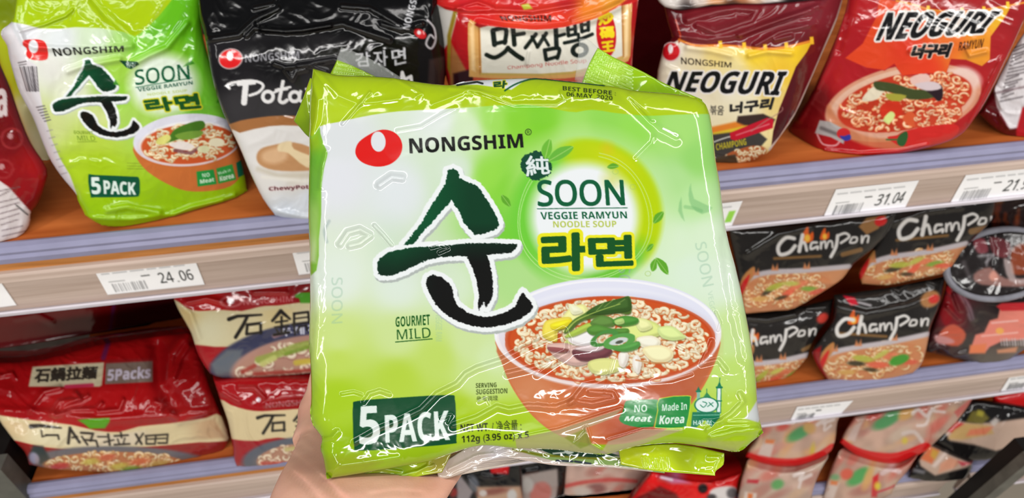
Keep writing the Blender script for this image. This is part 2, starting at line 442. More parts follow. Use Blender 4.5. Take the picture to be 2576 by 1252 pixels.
def brush_sign(A, f, sc):
    parts = [[f(x, y) for x, y in P] for P in (SU_A, SU_B, SU_C)]
    for P in parts: A.poly([(x + 3 * sc, y + 6 * sc) for x, y in P], (178, 186, 182), 1., 12 * sc, rag=1.2 * sc)
    for P in parts: A.poly(P, (240, 245, 246), 1., 12 * sc, rag=1.2 * sc)
    ys = [f(0, 560)[1], f(0, 700)[1]]; xs = [f(1000, 650)[0], f(1180, 650)[0]]
    def col(X, Y):
        k = np.clip((Y - ys[0]) / (ys[1] - ys[0]), 0, 1) * .75 + np.clip((X - xs[0]) / (xs[1] - xs[0]), 0, 1) * .45
        k = np.clip(k * 1.25 - .25, 0, 1)[..., None]
        return np.array((10, 82, 46.)) * (1 - k) + np.array((15, 15, 13.)) * k
    for P in parts: A.poly(P, col, .8, 0, rag=1.6 * sc)


# ------------------------------------------------------------------ setting
def structure(name, pts, x0, x1, mat):
    o = profile(name, pts, x0, x1, mat); o['kind'] = 'structure'; return o
structure('floor', [(-3, -1.25), (1.5, -1.25), (1.5, -1.27), (-3, -1.27)], -4, 4, M_FLOOR)
structure('wall_back', [(.43, -1.25), (.45, -1.25), (.45, .6), (.43, .6)], -1.6, 1.8, M_BACK)
def shelf(z, x0, x1, label, woodstrip=True, s=1.0):
    t = bpy.data.objects.new('store_shelf', None); COL.objects.link(t); t.location = ((x0 + x1) / 2, 0, z)
    tag(t, label, 'shelf', 'store shelves')
    def part(name, pts, mat):
        o = profile(name, [(y, z + zz * s) for y, zz in pts], x0, x1, mat)
        o.parent = t; o.matrix_parent_inverse = Matrix.Translation(t.location).inverted(); return o
    dz = 0 if woodstrip else .009
    part('board', [(.004, 0), (.425, 0), (.425, -.018), (.004, -.018)], M_BOARD)
    part('bumper_strip', [(.006, .0002), (.0055, .003), (.002, .0042), (-.003, .003), (-.0055, -.001), (-.0045, -.004), (-.0062, -.007), (-.005, -.0125), (.003, -.0128), (.003, .0002)], M_LIP)
    if woodstrip: part('front_edge', [(-.0035, -.013), (.003, -.013), (.003, -.0205), (-.0035, -.0205)], M_EDGE)
    part('price_rail', [(-.008, -.0205 + dz), (-.0095, -.0225 + dz), (-.0095, -.029 + dz), (-.006, -.0305 + dz), (.001, -.068 + dz), (.006, -.068 + dz), (.003, -.0205 + dz)], M_RAIL)
    part('rail_lip', [(-.004, -.0655 + dz), (-.005, -.0668 + dz), (-.004, -.0705 + dz), (.0, -.0725 + dz), (.006, -.0715 + dz), (.006, -.0682 + dz), (.0006, -.0682 + dz)], M_CLEAR)
    return t
XJ = .03
shelf(0, -1.3, XJ, 'wood-topped shelf with lavender bumper strip under the green and black packs at upper left')
shelf(0, XJ + .001, 1.5, 'wood-topped shelf under the two red and maroon packs at upper right', False)
shelf(-.32, -.536, XJ, 'lower shelf carrying the red and cream noodle packs beside the hand', True)
shelf(-.32, XJ + .001, 1.5, 'lower shelf carrying the black noodle packs right of the held pack', False)
shelf(-.54, -.536, .617, 'bottom shelf with pinkish red-banded packs in the lower right corner', False)
shelf(-.54, .645, 1.6, 'neighbouring shelf right of the dark upright in the lower right corner', False)

def panel_in_x(name, px, x, th, label, mat_face, mat_edge, edge_w, deep):
    """an upright side panel standing in the plane x = const, its front edge along two traced pixels"""
    a, b = [hit(p, (x, 0, 0), np.array([1., 0, 0])) for p in px]
    t = bpy.data.objects.new(name, None); COL.objects.link(t); t.location = (x, float(b[1]), float(b[2])); tag(t, label, 'shelf upright')
    d = (b - a) / np.linalg.norm(b - a); lo = b + d * ((-1.25 - b[2]) / d[2]); hi = a - d * .02
    def quadprism(nm, P, x0, x1, m):
        o = profile(nm, P, x0, x1, m); o.parent = t; o.matrix_parent_inverse = Matrix.Translation(t.location).inverted()
    f = [(hi[1], hi[2]), (lo[1], lo[2]), (lo[1] + deep, lo[2]), (hi[1] + deep, hi[2])]
    quadprism('side_plate', f, x - th / 2, x + th / 2, mat_face)
    e = [(hi[1] - edge_w, hi[2]), (lo[1] - edge_w, lo[2]), (lo[1], lo[2]), (hi[1], hi[2])]
    quadprism('front_edge', e, x - th * .7, x + th * .7, mat_edge)
    return a, b
print('upright R', panel_in_x('shelf_upright', [(2570, 1150), (2452, 1250)], .63, .014, 'dark grey shelf upright in the lower right corner', M_DARK, M_GREY, .014, .02))
print('upright L', panel_in_x('shelf_upright', [(6, 1170), (78, 1250)], -.55, .02, 'dark grey shelf upright in the lower left corner', M_DARK, M_GREY, .02, .10))

# ------------------------------------------------------------------ price tags on the rails
def rail_plane(z, dz=0): return (np.array([0, -.0062, z - .0305 + dz]), nrm((0, -.0375, -.007)))
def price_tag(q, price, z, dz, label, seed, small=False, green=False):
    rng = random.Random(seed)
    xs = [p[0] for p in q]; ys = [p[1] for p in q]
    A = Art(min(xs) - 4, min(ys) - 4, max(xs) + 4, max(ys) + 4, 1, (226, 225, 226)); Q = np.array(q, float)
    def at(u, v): return tuple((Q[0] * (1 - u) + Q[1] * u) * (1 - v) + (Q[3] * (1 - u) + Q[2] * u) * v)
    u = .05
    while u < .8:
        w = rng.uniform(.06, .15); A.line([at(u, .17), at(min(u + w, .9), .17)], 3, (150, 150, 152), 1.2, .75); u += w + .04
    A.line([at(.42, .4), at(.5, .4)], 3, (70, 70, 70))
    A.line([at(.08, .5), at(.24, .5)], 2, (140, 140, 140))
    u = .1
    while u < .43:
        A.line([at(u, .6), at(u, .9)], rng.choice([1.5, 2.5, 3.5]), (120, 120, 122), .7, .8); u += rng.uniform(.014, .03)
    if price:
        i, f = price.split('.')
        A.text(i, [at(.58, .36), at(.72, .36), at(.72, .76), at(.58, .76)], (48, 48, 48), .01)
        A.line([at(.755, .76), at(.763, .76)], 3, (80, 80, 80))
        A.text(f, [at(.79, .36), at(.92, .36), at(.92, .76), at(.79, .76)], (48, 48, 48), .01)
    if green: A.poly([at(.9, .35), at(.97, .35), at(.97, .8), at(.9, .8)], (140, 200, 70), 1.5)
    P, n = rail_plane(z, dz)
    o = film('price_tag', *quad_sides(q), [(P + n * .0009, n)], A, 2.0, R_edge=2, D_edge=.3, thick=.0006, back=-n, mat=PAPER, taper=0, flat=True, ink=1.25)
    return tag(o, label, 'price tag', 'price tags on the shelf rails')
price_tag([(237, 681), (490, 652), (515, 716), (271, 742)], '24.06', 0, 0, 'white price tag reading 24.06 under the left green pack', 1)
price_tag([(733, 627), (965, 600), (985, 664), (752, 692)], None, 0, 0, 'white price tag partly hidden behind the held green pack, left side', 2)
price_tag([(-235, 738), (2, 710), (42, 768), (-190, 797)], None, 0, 0, 'white price tag cut off by the left edge of the photo', 3)
price_tag([(1630, 534), (1868, 506), (1840, 570), (1600, 596)], None, 0, .009, 'white price tag with a green mark right behind the held pack', 4, green=True)
price_tag([(2103, 477), (2312, 454), (2276, 524), (2070, 549)], '31.04', 0, .009, 'white price tag reading 31.04 under the round-bowl red pack', 5)
price_tag([(2430, 441), (2640, 418), (2600, 488), (2389, 513)], '21.94', 0, .009, 'white price tag reading 21.94 near the right edge', 6)
price_tag([(2005, 1024), (2146, 1008), (2112, 1044), (1986, 1062)], None, -.32, .009, 'pale price tag on the lower rail above the pinkish packs', 7)
price_tag([(2540, 948), (2680, 930), (2650, 968), (2517, 984)], None, -.32, .009, 'pale price tag on the lower rail at the right edge', 8)

def crumb():
    bm = bmesh.new(); bmesh.ops.create_icosphere(bm, subdivisions=2, radius=.0016); rng = random.Random(3); c = hitz((366, 584), .0012)
    for v in bm.verts: v.co *= rng.uniform(.75, 1.2); v.co.z *= .7; v.co += Vector(c)
    me = bpy.data.meshes.new('crumb'); bm.to_mesh(me); bm.free()
    tag(link('crumb', me, plain('crumb_crust', (226, 196, 140), .6)), 'tiny pale yellow crumb on the shelf board before the left green pack', 'crumb')
crumb()

# ------------------------------------------------------------------ upper shelf packs
PK = 'noodle packs on the upper shelf'
def front(px, z, yaw, lean): return (hitz(px, z), yaw, lean)
def frony(px, y, yaw, lean): return (hity(px, y), yaw, lean)
WR = lambda a, s, seed: [(a, s, seed), (a * .22, s * .4, seed + 9)]
SHINE = (12, 60)

def pack_red_corner():
    A = Art(-80, 90, 130, 660, .6, (112, 14, 20))
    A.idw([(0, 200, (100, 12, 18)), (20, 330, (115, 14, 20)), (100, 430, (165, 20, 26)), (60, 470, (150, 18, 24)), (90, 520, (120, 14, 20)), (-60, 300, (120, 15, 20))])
    A.text('a', [(-12, 225), (16, 222), (18, 292), (-8, 296)], (215, 200, 200), .05)
    for c in ((30, 348, 26), (8, 425, 24)): A.ell(*c[:2], c[2], c[2] * .95, (160, 50, 52), 0, 1, .7, ring=3); A.ell(c[0] - 4, c[1] - 6, 7, 8, (215, 190, 190), 0, 1, .7)
    A.poly([(-90, 430), (0, 455), (24, 472), (48, 500), (80, 535), (76, 565), (52, 606), (0, 616), (-90, 640)], (224, 214, 214), 1.2)
    rng = random.Random(2)
    for i in range(9):
        x0, y0 = -10 + i * 2, 482 + i * 14
        A.line([(x0, y0), (x0 + rng.uniform(30, 62), y0 - 14 + rng.uniform(-2, 2))], 2.6, (110, 90, 95), 1, .75)
    A.line([(40, 515), (70, 540)], 3, (60, 60, 60)); A.line([(-90, 648), (0, 617), (40, 610), (52, 604)], 7, (170, 20, 26))
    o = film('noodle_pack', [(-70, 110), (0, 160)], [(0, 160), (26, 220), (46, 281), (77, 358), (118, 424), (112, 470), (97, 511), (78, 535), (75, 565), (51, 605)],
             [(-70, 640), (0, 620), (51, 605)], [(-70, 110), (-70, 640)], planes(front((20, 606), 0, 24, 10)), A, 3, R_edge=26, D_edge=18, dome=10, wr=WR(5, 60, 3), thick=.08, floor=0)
    tag(o, 'dark red pack with white printed lower corner at the far left', 'noodle pack', PK)
pack_red_corner()

def pack_lime_behind():
    A = Art(-60, -50, 380, 460, .5, (176, 186, 28))
    A.idw([(0, 20, (120, 140, 20)), (10, 120, (180, 190, 30)), (40, 200, (185, 186, 30)), (60, 280, (214, 206, 150)), (100, 360, (210, 204, 160)), (200, 50, (160, 190, 20))])
    o = film('noodle_pack', [(-50, -45), (300, -45)], [(300, -45), (340, 430)], [(112, 424), (340, 430)], [(-50, -45), (0, 160), (26, 220), (46, 281), (77, 358), (112, 424)],
             planes(frony((220, 400), .15, 20, 10)), A, 4, R_edge=30, D_edge=20, wr=WR(5, 60, 23), thick=.08, floor=0)
    tag(o, 'yellow-green pack mostly hidden behind the left green pack', 'noodle pack', PK)
pack_lime_behind()

def pack_green_left():
    A = Art(-10, -40, 640, 590, 1, (180, 210, 90))
    G = [(60, 90, (230, 231, 236)), (150, 100, (226, 231, 233)), (250, 100, (214, 230, 205)), (300, 110, (170, 216, 120)), (350, 120, (130, 205, 50)), (400, 90, (112, 192, 34)), (470, 60, (92, 182, 24)),
         (480, 10, (96, 184, 24)), (130, 170, (229, 229, 222)), (180, 230, (226, 230, 208)), (120, 310, (205, 216, 140)), (250, 300, (214, 226, 150)), (250, 345, (185, 214, 70)), (300, 170, (160, 210, 70)), (290, 240, (150, 210, 62)),
         (440, 140, (118, 192, 34)), (330, 300, (170, 214, 90)), (250, 420, (168, 204, 24)), (300, 520, (152, 196, 10)), (560, 500, (148, 190, 10)), (540, 250, (110, 190, 48)), (520, 150, (104, 186, 40)), (190, 440, (172, 206, 34)), (550, 320, (120, 190, 60)), (230, 540, (150, 195, 10)), (430, 540, (146, 192, 8))]
    A.idw(G, 3.4)
    # glow around the name
    sl, X, Y = A.full(); r = np.hypot((X - 412) / 1.12, Y - 212)
    A.mix(sl, np.clip(1 - (r - 62) / 30, 0, 1) * .92, (238, 246, 240))
    A.poly([(30, -60), (520, -60), (508, -10), (440, -10), (400, 40), (365, 75), (340, 92), (310, 80), (290, 76), (250, 70), (190, 68), (150, 72), (100, 71), (60, 60), (28, 55)], (168, 198, 10), 1.5)
    A.poly([(440, -30), (510, -30), (506, 50), (500, 100), (420, 80), (350, 100), (395, 60), (430, 20)], (96, 178, 22), 3, 0, .8)
    # white printed side
    A.poly([(-20, 60), (28, 55), (34, 80), (50, 110), (70, 150), (92, 165), (100, 230), (112, 290), (130, 350), (152, 400), (176, 440), (194, 490), (150, 490), (-20, 300)], (226, 221, 225), 1.5)
    for i in range(9): A.line([(50 + i * 5.2, 168), (68 + i * 3.6, 229)], [2.5, 1.5, 4, 1.5, 3, 2, 4.5, 1.5, 2.5][i], (90, 84, 88), .8)
    A.line([(46, 158), (66, 154)], 3, (120, 110, 112)); A.line([(48, 164), (66, 161)], 2.5, (120, 110, 112))
    for i in range(6): A.line([(92 + i * 4, 270 + i * 7), (112 + i * 3, 266 + i * 7)], 3, (105, 98, 102), .8)
    for i in range(7): A.line([(118 + i * 6, 330 + i * 18), (132 + i * 6, 326 + i * 18)], 2.5, (150, 142, 148), 1, .7)
    A.poly(smooth([(58, 104), (66, 100), (92, 99), (112, 105), (120, 125), (119, 148), (98, 152), (75, 148), (66, 138), (67, 122), (58, 114)], 3), (226, 42, 38))
    A.ell(84, 117, 12, 17, (236, 236, 240), -5)
    A.text('NONGSHIM', [(130, 121), (311, 115), (311, 130), (138, 142)], (22, 24, 20), .03)
    f = lambda x, y: (137 + .545 * (x - 955) + .13 * (y - 690) * .5, 150 + .49 * (y - 425))
    brush_sign(A, f, .5)
    A.poly([(300, 152), (345, 155), (350, 162), (330, 174), (318, 170)], (14, 70, 45)); A.text('純', [(314, 155), (343, 157), (340, 170), (320, 171)], (220, 230, 222))
    A.text('SOON', [(338, 176), (474, 159), (478, 200), (341, 214)], (14, 92, 58), .015)
    A.line([(342, 220), (482, 196)], 2, (14, 92, 58))
    A.text('VEGGIE RAMYUN', [(346, 221), (484, 203), (485, 212), (348, 231)], (20, 80, 60), .03)
    A.text('NOODLE SOUP', [(370, 235), (470, 224), (471, 231), (372, 241)], (190, 208, 120), .02)
    A.text('라면', [(362, 252), (497, 236), (505, 271), (372, 281)], (24, 84, 36), .05, out=[(.07, (214, 212, 40))])
    for p in ([(460, 168), (480, 150), (490, 160)], [(550, 240), (560, 260), (545, 258)], [(290, 200), (300, 215), (285, 212)]): A.poly(p, (60, 140, 30), 1.5)
    # bowl
    A.poly(smooth([(336, 368), (345, 400), (372, 432), (420, 462), (470, 480), (530, 480), (580, 468), (606, 440), (614, 400), (606, 366), (500, 320), (380, 340)], 3), (202, 112, 54), 1.2)
    A.ell(472, 352, 137, 66, (224, 224, 238), -4); A.ell(474, 360, 124, 55, (240, 240, 245), -4)
    soup(A, 476, 362, 121, 50, -4, 11, 130, (206, 88, 44), size=.07)
    A.poly(smooth([(425, 345), (440, 325), (480, 308), (510, 304), (515, 320), (490, 335), (450, 350), (425, 358), (410, 362)], 3), (70, 120, 36), 1)
    A.poly(smooth([(440, 340), (475, 330), (510, 330), (500, 345), (460, 352)], 3), (120, 160, 60), 1)
    A.poly(smooth([(395, 350), (420, 338), (430, 348), (415, 362), (395, 362)], 3), (220, 216, 120), 1)
    A.poly(smooth([(425, 362), (460, 355), (490, 368), (470, 378), (440, 372)], 3), (238, 228, 222), 1)
    A.line([(440, 378), (480, 385), (500, 372)], 9, (120, 70, 80), 1.5, .8)
    A.ell(545, 358, 20, 11, (240, 232, 200), 0); A.ell(512, 375, 16, 9, (226, 226, 180), 0)
    A.poly([(496, 433), (536, 428), (543, 461), (499, 467)], (34, 148, 62), 1, 2); A.poly([(546, 425), (583, 415), (592, 450), (551, 460)], (50, 152, 60), 1, 2)
    A.text('NO', [(508, 436), (527, 434), (528, 444), (510, 446)], (214, 236, 214), .03); A.text('Meat', [(503, 452), (538, 446), (539, 456), (504, 462)], (214, 236, 214), .05)
    A.text('Made in', [(548, 432), (579, 423), (581, 431), (550, 440)], (214, 236, 214), .04); A.text('Korea', [(552, 444), (586, 435), (589, 447), (554, 456)], (214, 236, 214), .05)
    A.poly([(595, 410), (620, 395), (630, 430), (600, 445)], (20, 110, 80), 1, 1)
    A.poly(smooth([(222, 442), (240, 440), (330, 444), (349, 447), (352, 470), (350, 490), (335, 495), (240, 496), (228, 492)], 3), (10, 84, 56), 1)
    A.text('5', [(228, 446), (251, 446), (254, 488), (232, 488)], (226, 240, 232), .05); A.text('PACK', [(260, 453), (341, 459), (342, 490), (262, 488)], (226, 240, 232), .05)
    A.text('GOURMET', [(185, 328), (233, 330), (235, 338), (186, 337)], (120, 150, 40), .02); A.text('MILD', [(193, 341), (238, 342), (240, 354), (196, 353)], (110, 145, 40)); A.line([(195, 357), (243, 356)], 1.5, (120, 150, 40))
    for y in (410, 417, 424): A.line([(320, y), (350 + (y - 410), y + 1)], 2, (120, 140, 40), 1, .6)
    rid = [([(42, 15), (36, 60), (60, 105), (85, 118), (120, 120), (230, 128), (330, 116)], 9, 8), ([(50, 78), (110, 62), (165, 40), (182, 25)], 6, 4), ([(235, 0), (270, 40), (330, 90)], -8, 10), ([(270, 530), (320, 520), (400, 535)], 9, 9), ([(225, 548), (330, 552), (430, 540), (590, 492)], 8, 7),
           ([(335, 160), (420, 120), (470, 60)], 8, 8), ([(170, 180), (210, 165), (300, 150)], 7, 8), ([(440, 540), (480, 520), (560, 505)], 6, 6)]
    o = film('noodle_pack', [(45, -30), (508, -30)], [(508, -30), (507, 60), (518, 120), (542, 194), (563, 266), (590, 345), (613, 424), (622, 478)],
             [(215, 542), (256, 566), (310, 571), (368, 567), (409, 562), (491, 538), (588, 512), (622, 478)],
             [(45, -30), (36, 30), (28, 56), (6, 74), (3, 90), (18, 115), (24, 148), (45, 220), (63, 258), (85, 300), (120, 388), (152, 440), (190, 486), (196, 505), (215, 542)],
             planes(front((380, 562), 0, 20, 12), ((118, 300), -34, 8), ((300, 72), 20, 38)), A, 1.8, R_edge=34, D_edge=24, dome=8, wr=WR(4.5, 70, 31), ridges=rid, parts=[('side_gusset', [(-30, 62), (28, 56), (34, 80), (50, 110), (70, 150), (92, 165), (100, 230), (112, 290), (130, 350), (152, 400), (176, 440), (194, 490), (150, 520), (-30, 300)]), ('top_fold', [(20, -60), (520, -60), (508, -10), (440, -10), (400, 40), (365, 75), (340, 92), (310, 80), (290, 76), (250, 70), (190, 68), (150, 72), (100, 71), (60, 60), (26, 55)])], thick=.09, floor=0, side=(215, 214, 214))
    tag(o, 'bright green and white noodle pack with soup bowl picture standing on the shelf at left', 'noodle pack', PK)
    return o
pack_green_left()

def pack_black_potato():
    A = Art(480, -40, 1150, 590, .8, (46, 44, 47))
    A.idw([(560, 180, (24, 22, 25)), (600, 270, (56, 54, 56)), (700, 160, (14, 13, 15)), (800, 250, (50, 48, 50)), (950, 150, (8, 8, 9)), (1060, 150, (18, 14, 14)), (700, 270, (58, 56, 58))])
    A.poly([(490, -50), (1150, -50), (1110, 90), (1000, 110), (850, 85), (700, 80), (600, 95), (520, 105), (500, 60)], (4, 4, 5), 8)
    A.poly(smooth([(560, 330), (590, 308), (640, 297), (700, 291), (760, 293), (900, 310), (900, 420), (560, 420)], 3), (168, 112, 66), 1.2)
    A.poly(smooth([(580, 350), (603, 334), (680, 317), (740, 316), (790, 322), (900, 340), (1100, 360), (1100, 640), (620, 640)], 2), (231, 228, 226), 1.2)
    A.idw([(700, 340, (226, 222, 220)), (660, 450, (232, 228, 224)), (720, 540, (214, 222, 234)), (780, 500, (220, 226, 236)), (750, 450, (228, 220, 208))], 2.5, [(620, 400), (1100, 430), (1100, 640), (640, 640)], 20)
    A.poly(smooth([(645, 395), (655, 375), (685, 365), (740, 358), (800, 380), (830, 420), (760, 430), (690, 428), (655, 415)], 3), (196, 146, 100), 2)
    A.poly(smooth([(660, 385), (690, 372), (720, 374), (720, 400), (690, 412), (662, 404)], 3), (224, 182, 140), 6)
    A.poly(smooth([(702, 362), (732, 355), (740, 375), (800, 400), (830, 430), (770, 420), (725, 385), (700, 380)], 3), (236, 214, 172), 2)
    A.line([(650, 425), (700, 442), (800, 440)], 12, (206, 196, 176), 5, .7); A.line([(660, 445), (760, 455), (860, 450)], 8, (240, 236, 226), 3, .8)
    A.text('ChewyPotato', [(676, 470), (810, 462), (811, 476), (677, 482)], (70, 24, 30), .03, out=[(.06, (226, 190, 190))])
    eggmark(A, 580, 148, 28, 23, ring=(196, 176, 176))
    A.text('NONGSHIM', [(616, 137), (752, 128), (753, 147), (617, 157)], (150, 150, 156), .02)
    for ch, q in (('감', [(892, 133), (930, 130), (934, 166), (896, 168)]), ('자', [(938, 128), (974, 125), (976, 165), (940, 168)]), ('면', [(984, 124), (1020, 119), (1022, 158), (988, 166)])): A.text(ch, q, (196, 196, 200), .015)
    # brush lettering
    w = (238, 236, 236)
    A.line(smooth([(577, 222), (572, 214), (590, 207), (630, 203), (655, 208), (662, 218), (650, 232), (628, 240)], 4, False), [7] * 29, w)
    A.line(smooth([(618, 215), (616, 235), (614, 258)], 3, False), 15, w); A.line([(600, 212), (640, 208)], 9, w)
    A.ell(674, 243, 13, 13, w, 0, .8, ring=4.5); A.line([(690, 232), (705, 226), (722, 224)], 6, w)
    A.line(smooth([(712, 205), (707, 230), (703, 252), (712, 258), (722, 252)], 3, False), 9, w); A.line([(694, 226), (730, 219)], 6, w)
    A.ell(741, 243, 12, 12, w, 0, .8, ring=4.5); A.line(smooth([(756, 230), (753, 250), (764, 256), (775, 250)], 3, False), 8, w)
    A.line(smooth([(790, 200), (783, 235), (782, 252), (795, 256)], 3, False), 9, w); A.line([(770, 224), (806, 217)], 6, w); A.ell(826, 240, 14, 14, w, 0, .8, ring=5)
    A.line([(1008, 210), (1012, 182), (1018, 200), (1034, 192), (1036, 212)], 8, w)
    # right gusset
    A.text('NONGSHIM', [(1012, 72), (1044, -44), (1060, -40), (1030, 76)], (214, 214, 218), .03)
    A.ell(1057, 85, 17, 11, (196, 30, 34), 30); A.ell(1054, 82, 5, 5, (230, 220, 220))
    A.line(smooth([(1075, 50), (1092, 70), (1096, 100), (1085, 122), (1072, 110), (1082, 88), (1092, 96)], 4, False), 5, (186, 180, 184), 1.2)
    A.poly([(1080, 150), (1120, 140), (1120, 320), (1070, 320)], (58, 42, 40), 4)
    rid = [([(520, 100), (600, 88), (640, 50), (700, 20)], 10, 8), ([(620, 90), (640, 70), (720, 80), (830, 64)], 9, 6), ([(660, 75), (760, 78), (860, 60), (980, 100)], 9, 7), ([(690, 160), (720, 170), (780, 165), (820, 180)], 7, 5), ([(715, 175), (735, 200), (745, 180), (770, 175)], 7, 5),
           ([(860, 15), (930, 20), (1000, 60), (1040, 75)], 9, 7), ([(750, 165), (840, 150), (900, 185)], 8, 6), ([(960, 60), (1010, 75), (1060, 60)], 8, 6), ([(690, 530), (760, 545), (820, 550)], 7, 8), ([(640, 20), (690, 10), (700, -20)], 8, 6)]
    o = film('noodle_pack', [(498, -30), (1098, -30)], [(1098, -30), (1106, 30), (1118, 80), (1124, 140), (1118, 210), (1090, 400), (1050, 556)],
             [(692, 541), (722, 552), (765, 562), (900, 568), (1050, 556)], [(498, -30), (502, 40), (515, 90), (528, 165), (545, 240), (570, 302), (602, 368), (632, 440), (662, 500), (692, 541)],
             planes(front((760, 556), 0, 6, 14), ((1080, 200), 45, 8), ((800, 92), 6, 50)), A, 2.2, R_edge=30, D_edge=22, dome=10, wr=WR(4.5, 75, 51), ridges=rid, parts=[('side_gusset', [(1060, -60), (1150, -60), (1150, 600), (1066, 600), (1078, 140)]), ('top_fold', [(490, -60), (1062, -60), (1070, 96), (1000, 110), (850, 85), (700, 80), (600, 95), (515, 106)])], thick=.07, floor=0, side=(40, 38, 40))
    tag(o, 'black and white noodle pack with a potato picture standing beside the left green pack', 'noodle pack', PK)
pack_black_potato()

def pack_shaded_gap():
    A = Art(1540, -50, 1760, 360, .4, (66, 9, 13))  # dark colour stands in for a red pack's side in shadow
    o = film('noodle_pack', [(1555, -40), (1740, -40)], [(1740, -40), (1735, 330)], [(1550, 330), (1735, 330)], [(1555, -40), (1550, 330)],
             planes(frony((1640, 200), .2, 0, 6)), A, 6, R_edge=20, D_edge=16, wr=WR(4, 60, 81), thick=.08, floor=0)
    tag(o, 'plain pack painted dark maroon for the shaded gap left of the cream and maroon pack', 'noodle pack', PK)
pack_shaded_gap()

def pack_scroll():
    A = Art(1070, -40, 1640, 480, 1, (176, 20, 26))
    A.poly([(1080, -40), (1160, -40), (1150, 40), (1134, 100), (1112, 130), (1095, 60)], (206, 202, 196), 2)
    A.line([(1150, 10), (1130, 90), (1130, 170), (1146, 216), (1150, 300)], 10, (150, 125, 35), 2)
    A.poly([(1136, 110), (1180, 190), (1180, 480), (1120, 480)], (168, 110, 62), 3)
    A.poly([(1140, 185), (1200, 170), (1200, 480), (1150, 480)], (50, 20, 26), 3)
    A.poly([(1190, 190), (1600, 190), (1600, 480), (1190, 480)], (190, 80, 60), 2)
    # scroll label
    A.poly(smooth([(1177, 62), (1188, 47), (1202, 54), (1206, 70), (1400, 74), (1558, 10), (1566, -20), (1590, -20), (1588, 60), (1586, 140), (1566, 160), (1492, 186), (1420, 197), (1300, 199), (1192, 194), (1180, 178)], 2), (216, 164, 96), 1)
    A.poly([(1182, 70), (1192, 60), (1196, 180), (1186, 176)], (244, 206, 150), 3); A.poly([(1572, -10), (1582, -10), (1580, 140), (1570, 146)], (246, 214, 160), 3)
    A.line([(1205, 70), (1208, 186)], 4, (160, 96, 40), 1.5, .7); A.line([(1564, 0), (1568, 142)], 4, (160, 96, 40), 1.5, .7)
    A.poly([(1208, 70), (1562, -20), (1566, 140), (1500, 166), (1438, 180), (1360, 186), (1212, 184)], (233, 229, 216), 1.2)
    A.line([(1210, 186), (1360, 188), (1440, 183), (1504, 169), (1566, 146)], 5, (196, 168, 90), 1.5)
    k = (22, 30, 28)
    B = lambda p, w: A.line(smooth(p, 4, False) if len(p) > 2 else p, w, k, 1)
    # three brush syllables
    for p, w in (([(1240, 78), (1244, 112)], 13), ([(1240, 76), (1272, 72), (1270, 108)], 11), ([(1246, 110), (1272, 104)], 10), ([(1290, 66), (1294, 112)], 12), ([(1294, 88), (1318, 84)], 10), ([(1224, 138), (1245, 145), (1268, 132), (1278, 120)], 11), ([(1278, 122), (1298, 138), (1314, 148)], 12),
                 ([(1322, 120), (1348, 86)], 10), ([(1338, 92), (1352, 118)], 8), ([(1352, 118), (1374, 84)], 10), ([(1366, 90), (1380, 114)], 8), ([(1398, 68), (1400, 118)], 12), ([(1400, 92), (1420, 86)], 9), ([(1370, 126), (1374, 150)], 10), ([(1372, 126), (1406, 122), (1402, 146)], 10), ([(1376, 150), (1404, 142)], 9),
                 ([(1428, 62), (1430, 90)], 9), ([(1446, 58), (1448, 86)], 9), ([(1428, 76), (1448, 72)], 7), ([(1430, 90), (1448, 86)], 8), ([(1462, 52), (1464, 80)], 9), ([(1480, 48), (1480, 76)], 9), ([(1462, 64), (1480, 60)], 7), ([(1464, 80), (1480, 75)], 8), ([(1420, 108), (1455, 100), (1490, 86)], 9), ([(1455, 86), (1456, 102)], 8)): B(p, w)
    A.ell(1458, 126, 17, 14, k, -10, 1, ring=5)
    A.ell(1525, 85, 25, 58, (200, 26, 34), -4)
    y = (240, 214, 30)
    A.text('炒', [(1504, 32), (1542, 28), (1544, 58), (1506, 64)], y, .05); A.text('碼', [(1508, 70), (1544, 66), (1546, 94), (1510, 98)], y, .05); A.text('王', [(1512, 106), (1544, 102), (1546, 128), (1514, 132)], y, .05)
    A.text('Champong Noodle Soup', [(1276, 166), (1474, 146), (1476, 160), (1277, 177)], (196, 70, 66), .01)
    # red and orange upper part hanging over the label
    A.poly(smooth([(1100, -60), (1620, -60), (1610, 0), (1562, 14), (1500, 46), (1420, 68), (1350, 75), (1270, 69), (1205, 60), (1150, 30), (1100, 12)], 2), (204, 36, 34), 1.2)
    A.idw([(1200, 40, (208, 34, 32)), (1300, 50, (226, 66, 36)), (1400, 40, (222, 56, 34)), (1480, 25, (232, 130, 40)), (1540, 0, (226, 150, 46)), (1300, 10, (196, 30, 36)), (1150, 10, (200, 30, 40)), (1420, 5, (190, 34, 40))], 3, [(1200, 58), (1270, 68), (1350, 74), (1420, 67), (1500, 45), (1560, 12), (1600, -20), (1150, -20), (1160, 25)], 3)
    A.poly([(1310, 12), (1330, 8), (1340, 22), (1318, 25)], (190, 190, 60), 2)
    A.text('NONGSHIM', [(1256, 40), (1386, 38), (1386, 54), (1264, 52)], (40, 16, 14), .02)
    rid = [([(1100, 12), (1180, 26), (1260, 24), (1340, 28), (1400, 18), (1460, 8)], 9, 6), ([(1205, 60), (1270, 70), (1350, 76), (1420, 69), (1500, 47), (1562, 15)], 14, 9), ([(1150, 20), (1200, 5), (1240, 18)], 8, 5), ([(1440, 50), (1520, 25), (1590, -8)], 9, 6), ([(1330, 130), (1325, 160)], 5, 4)]
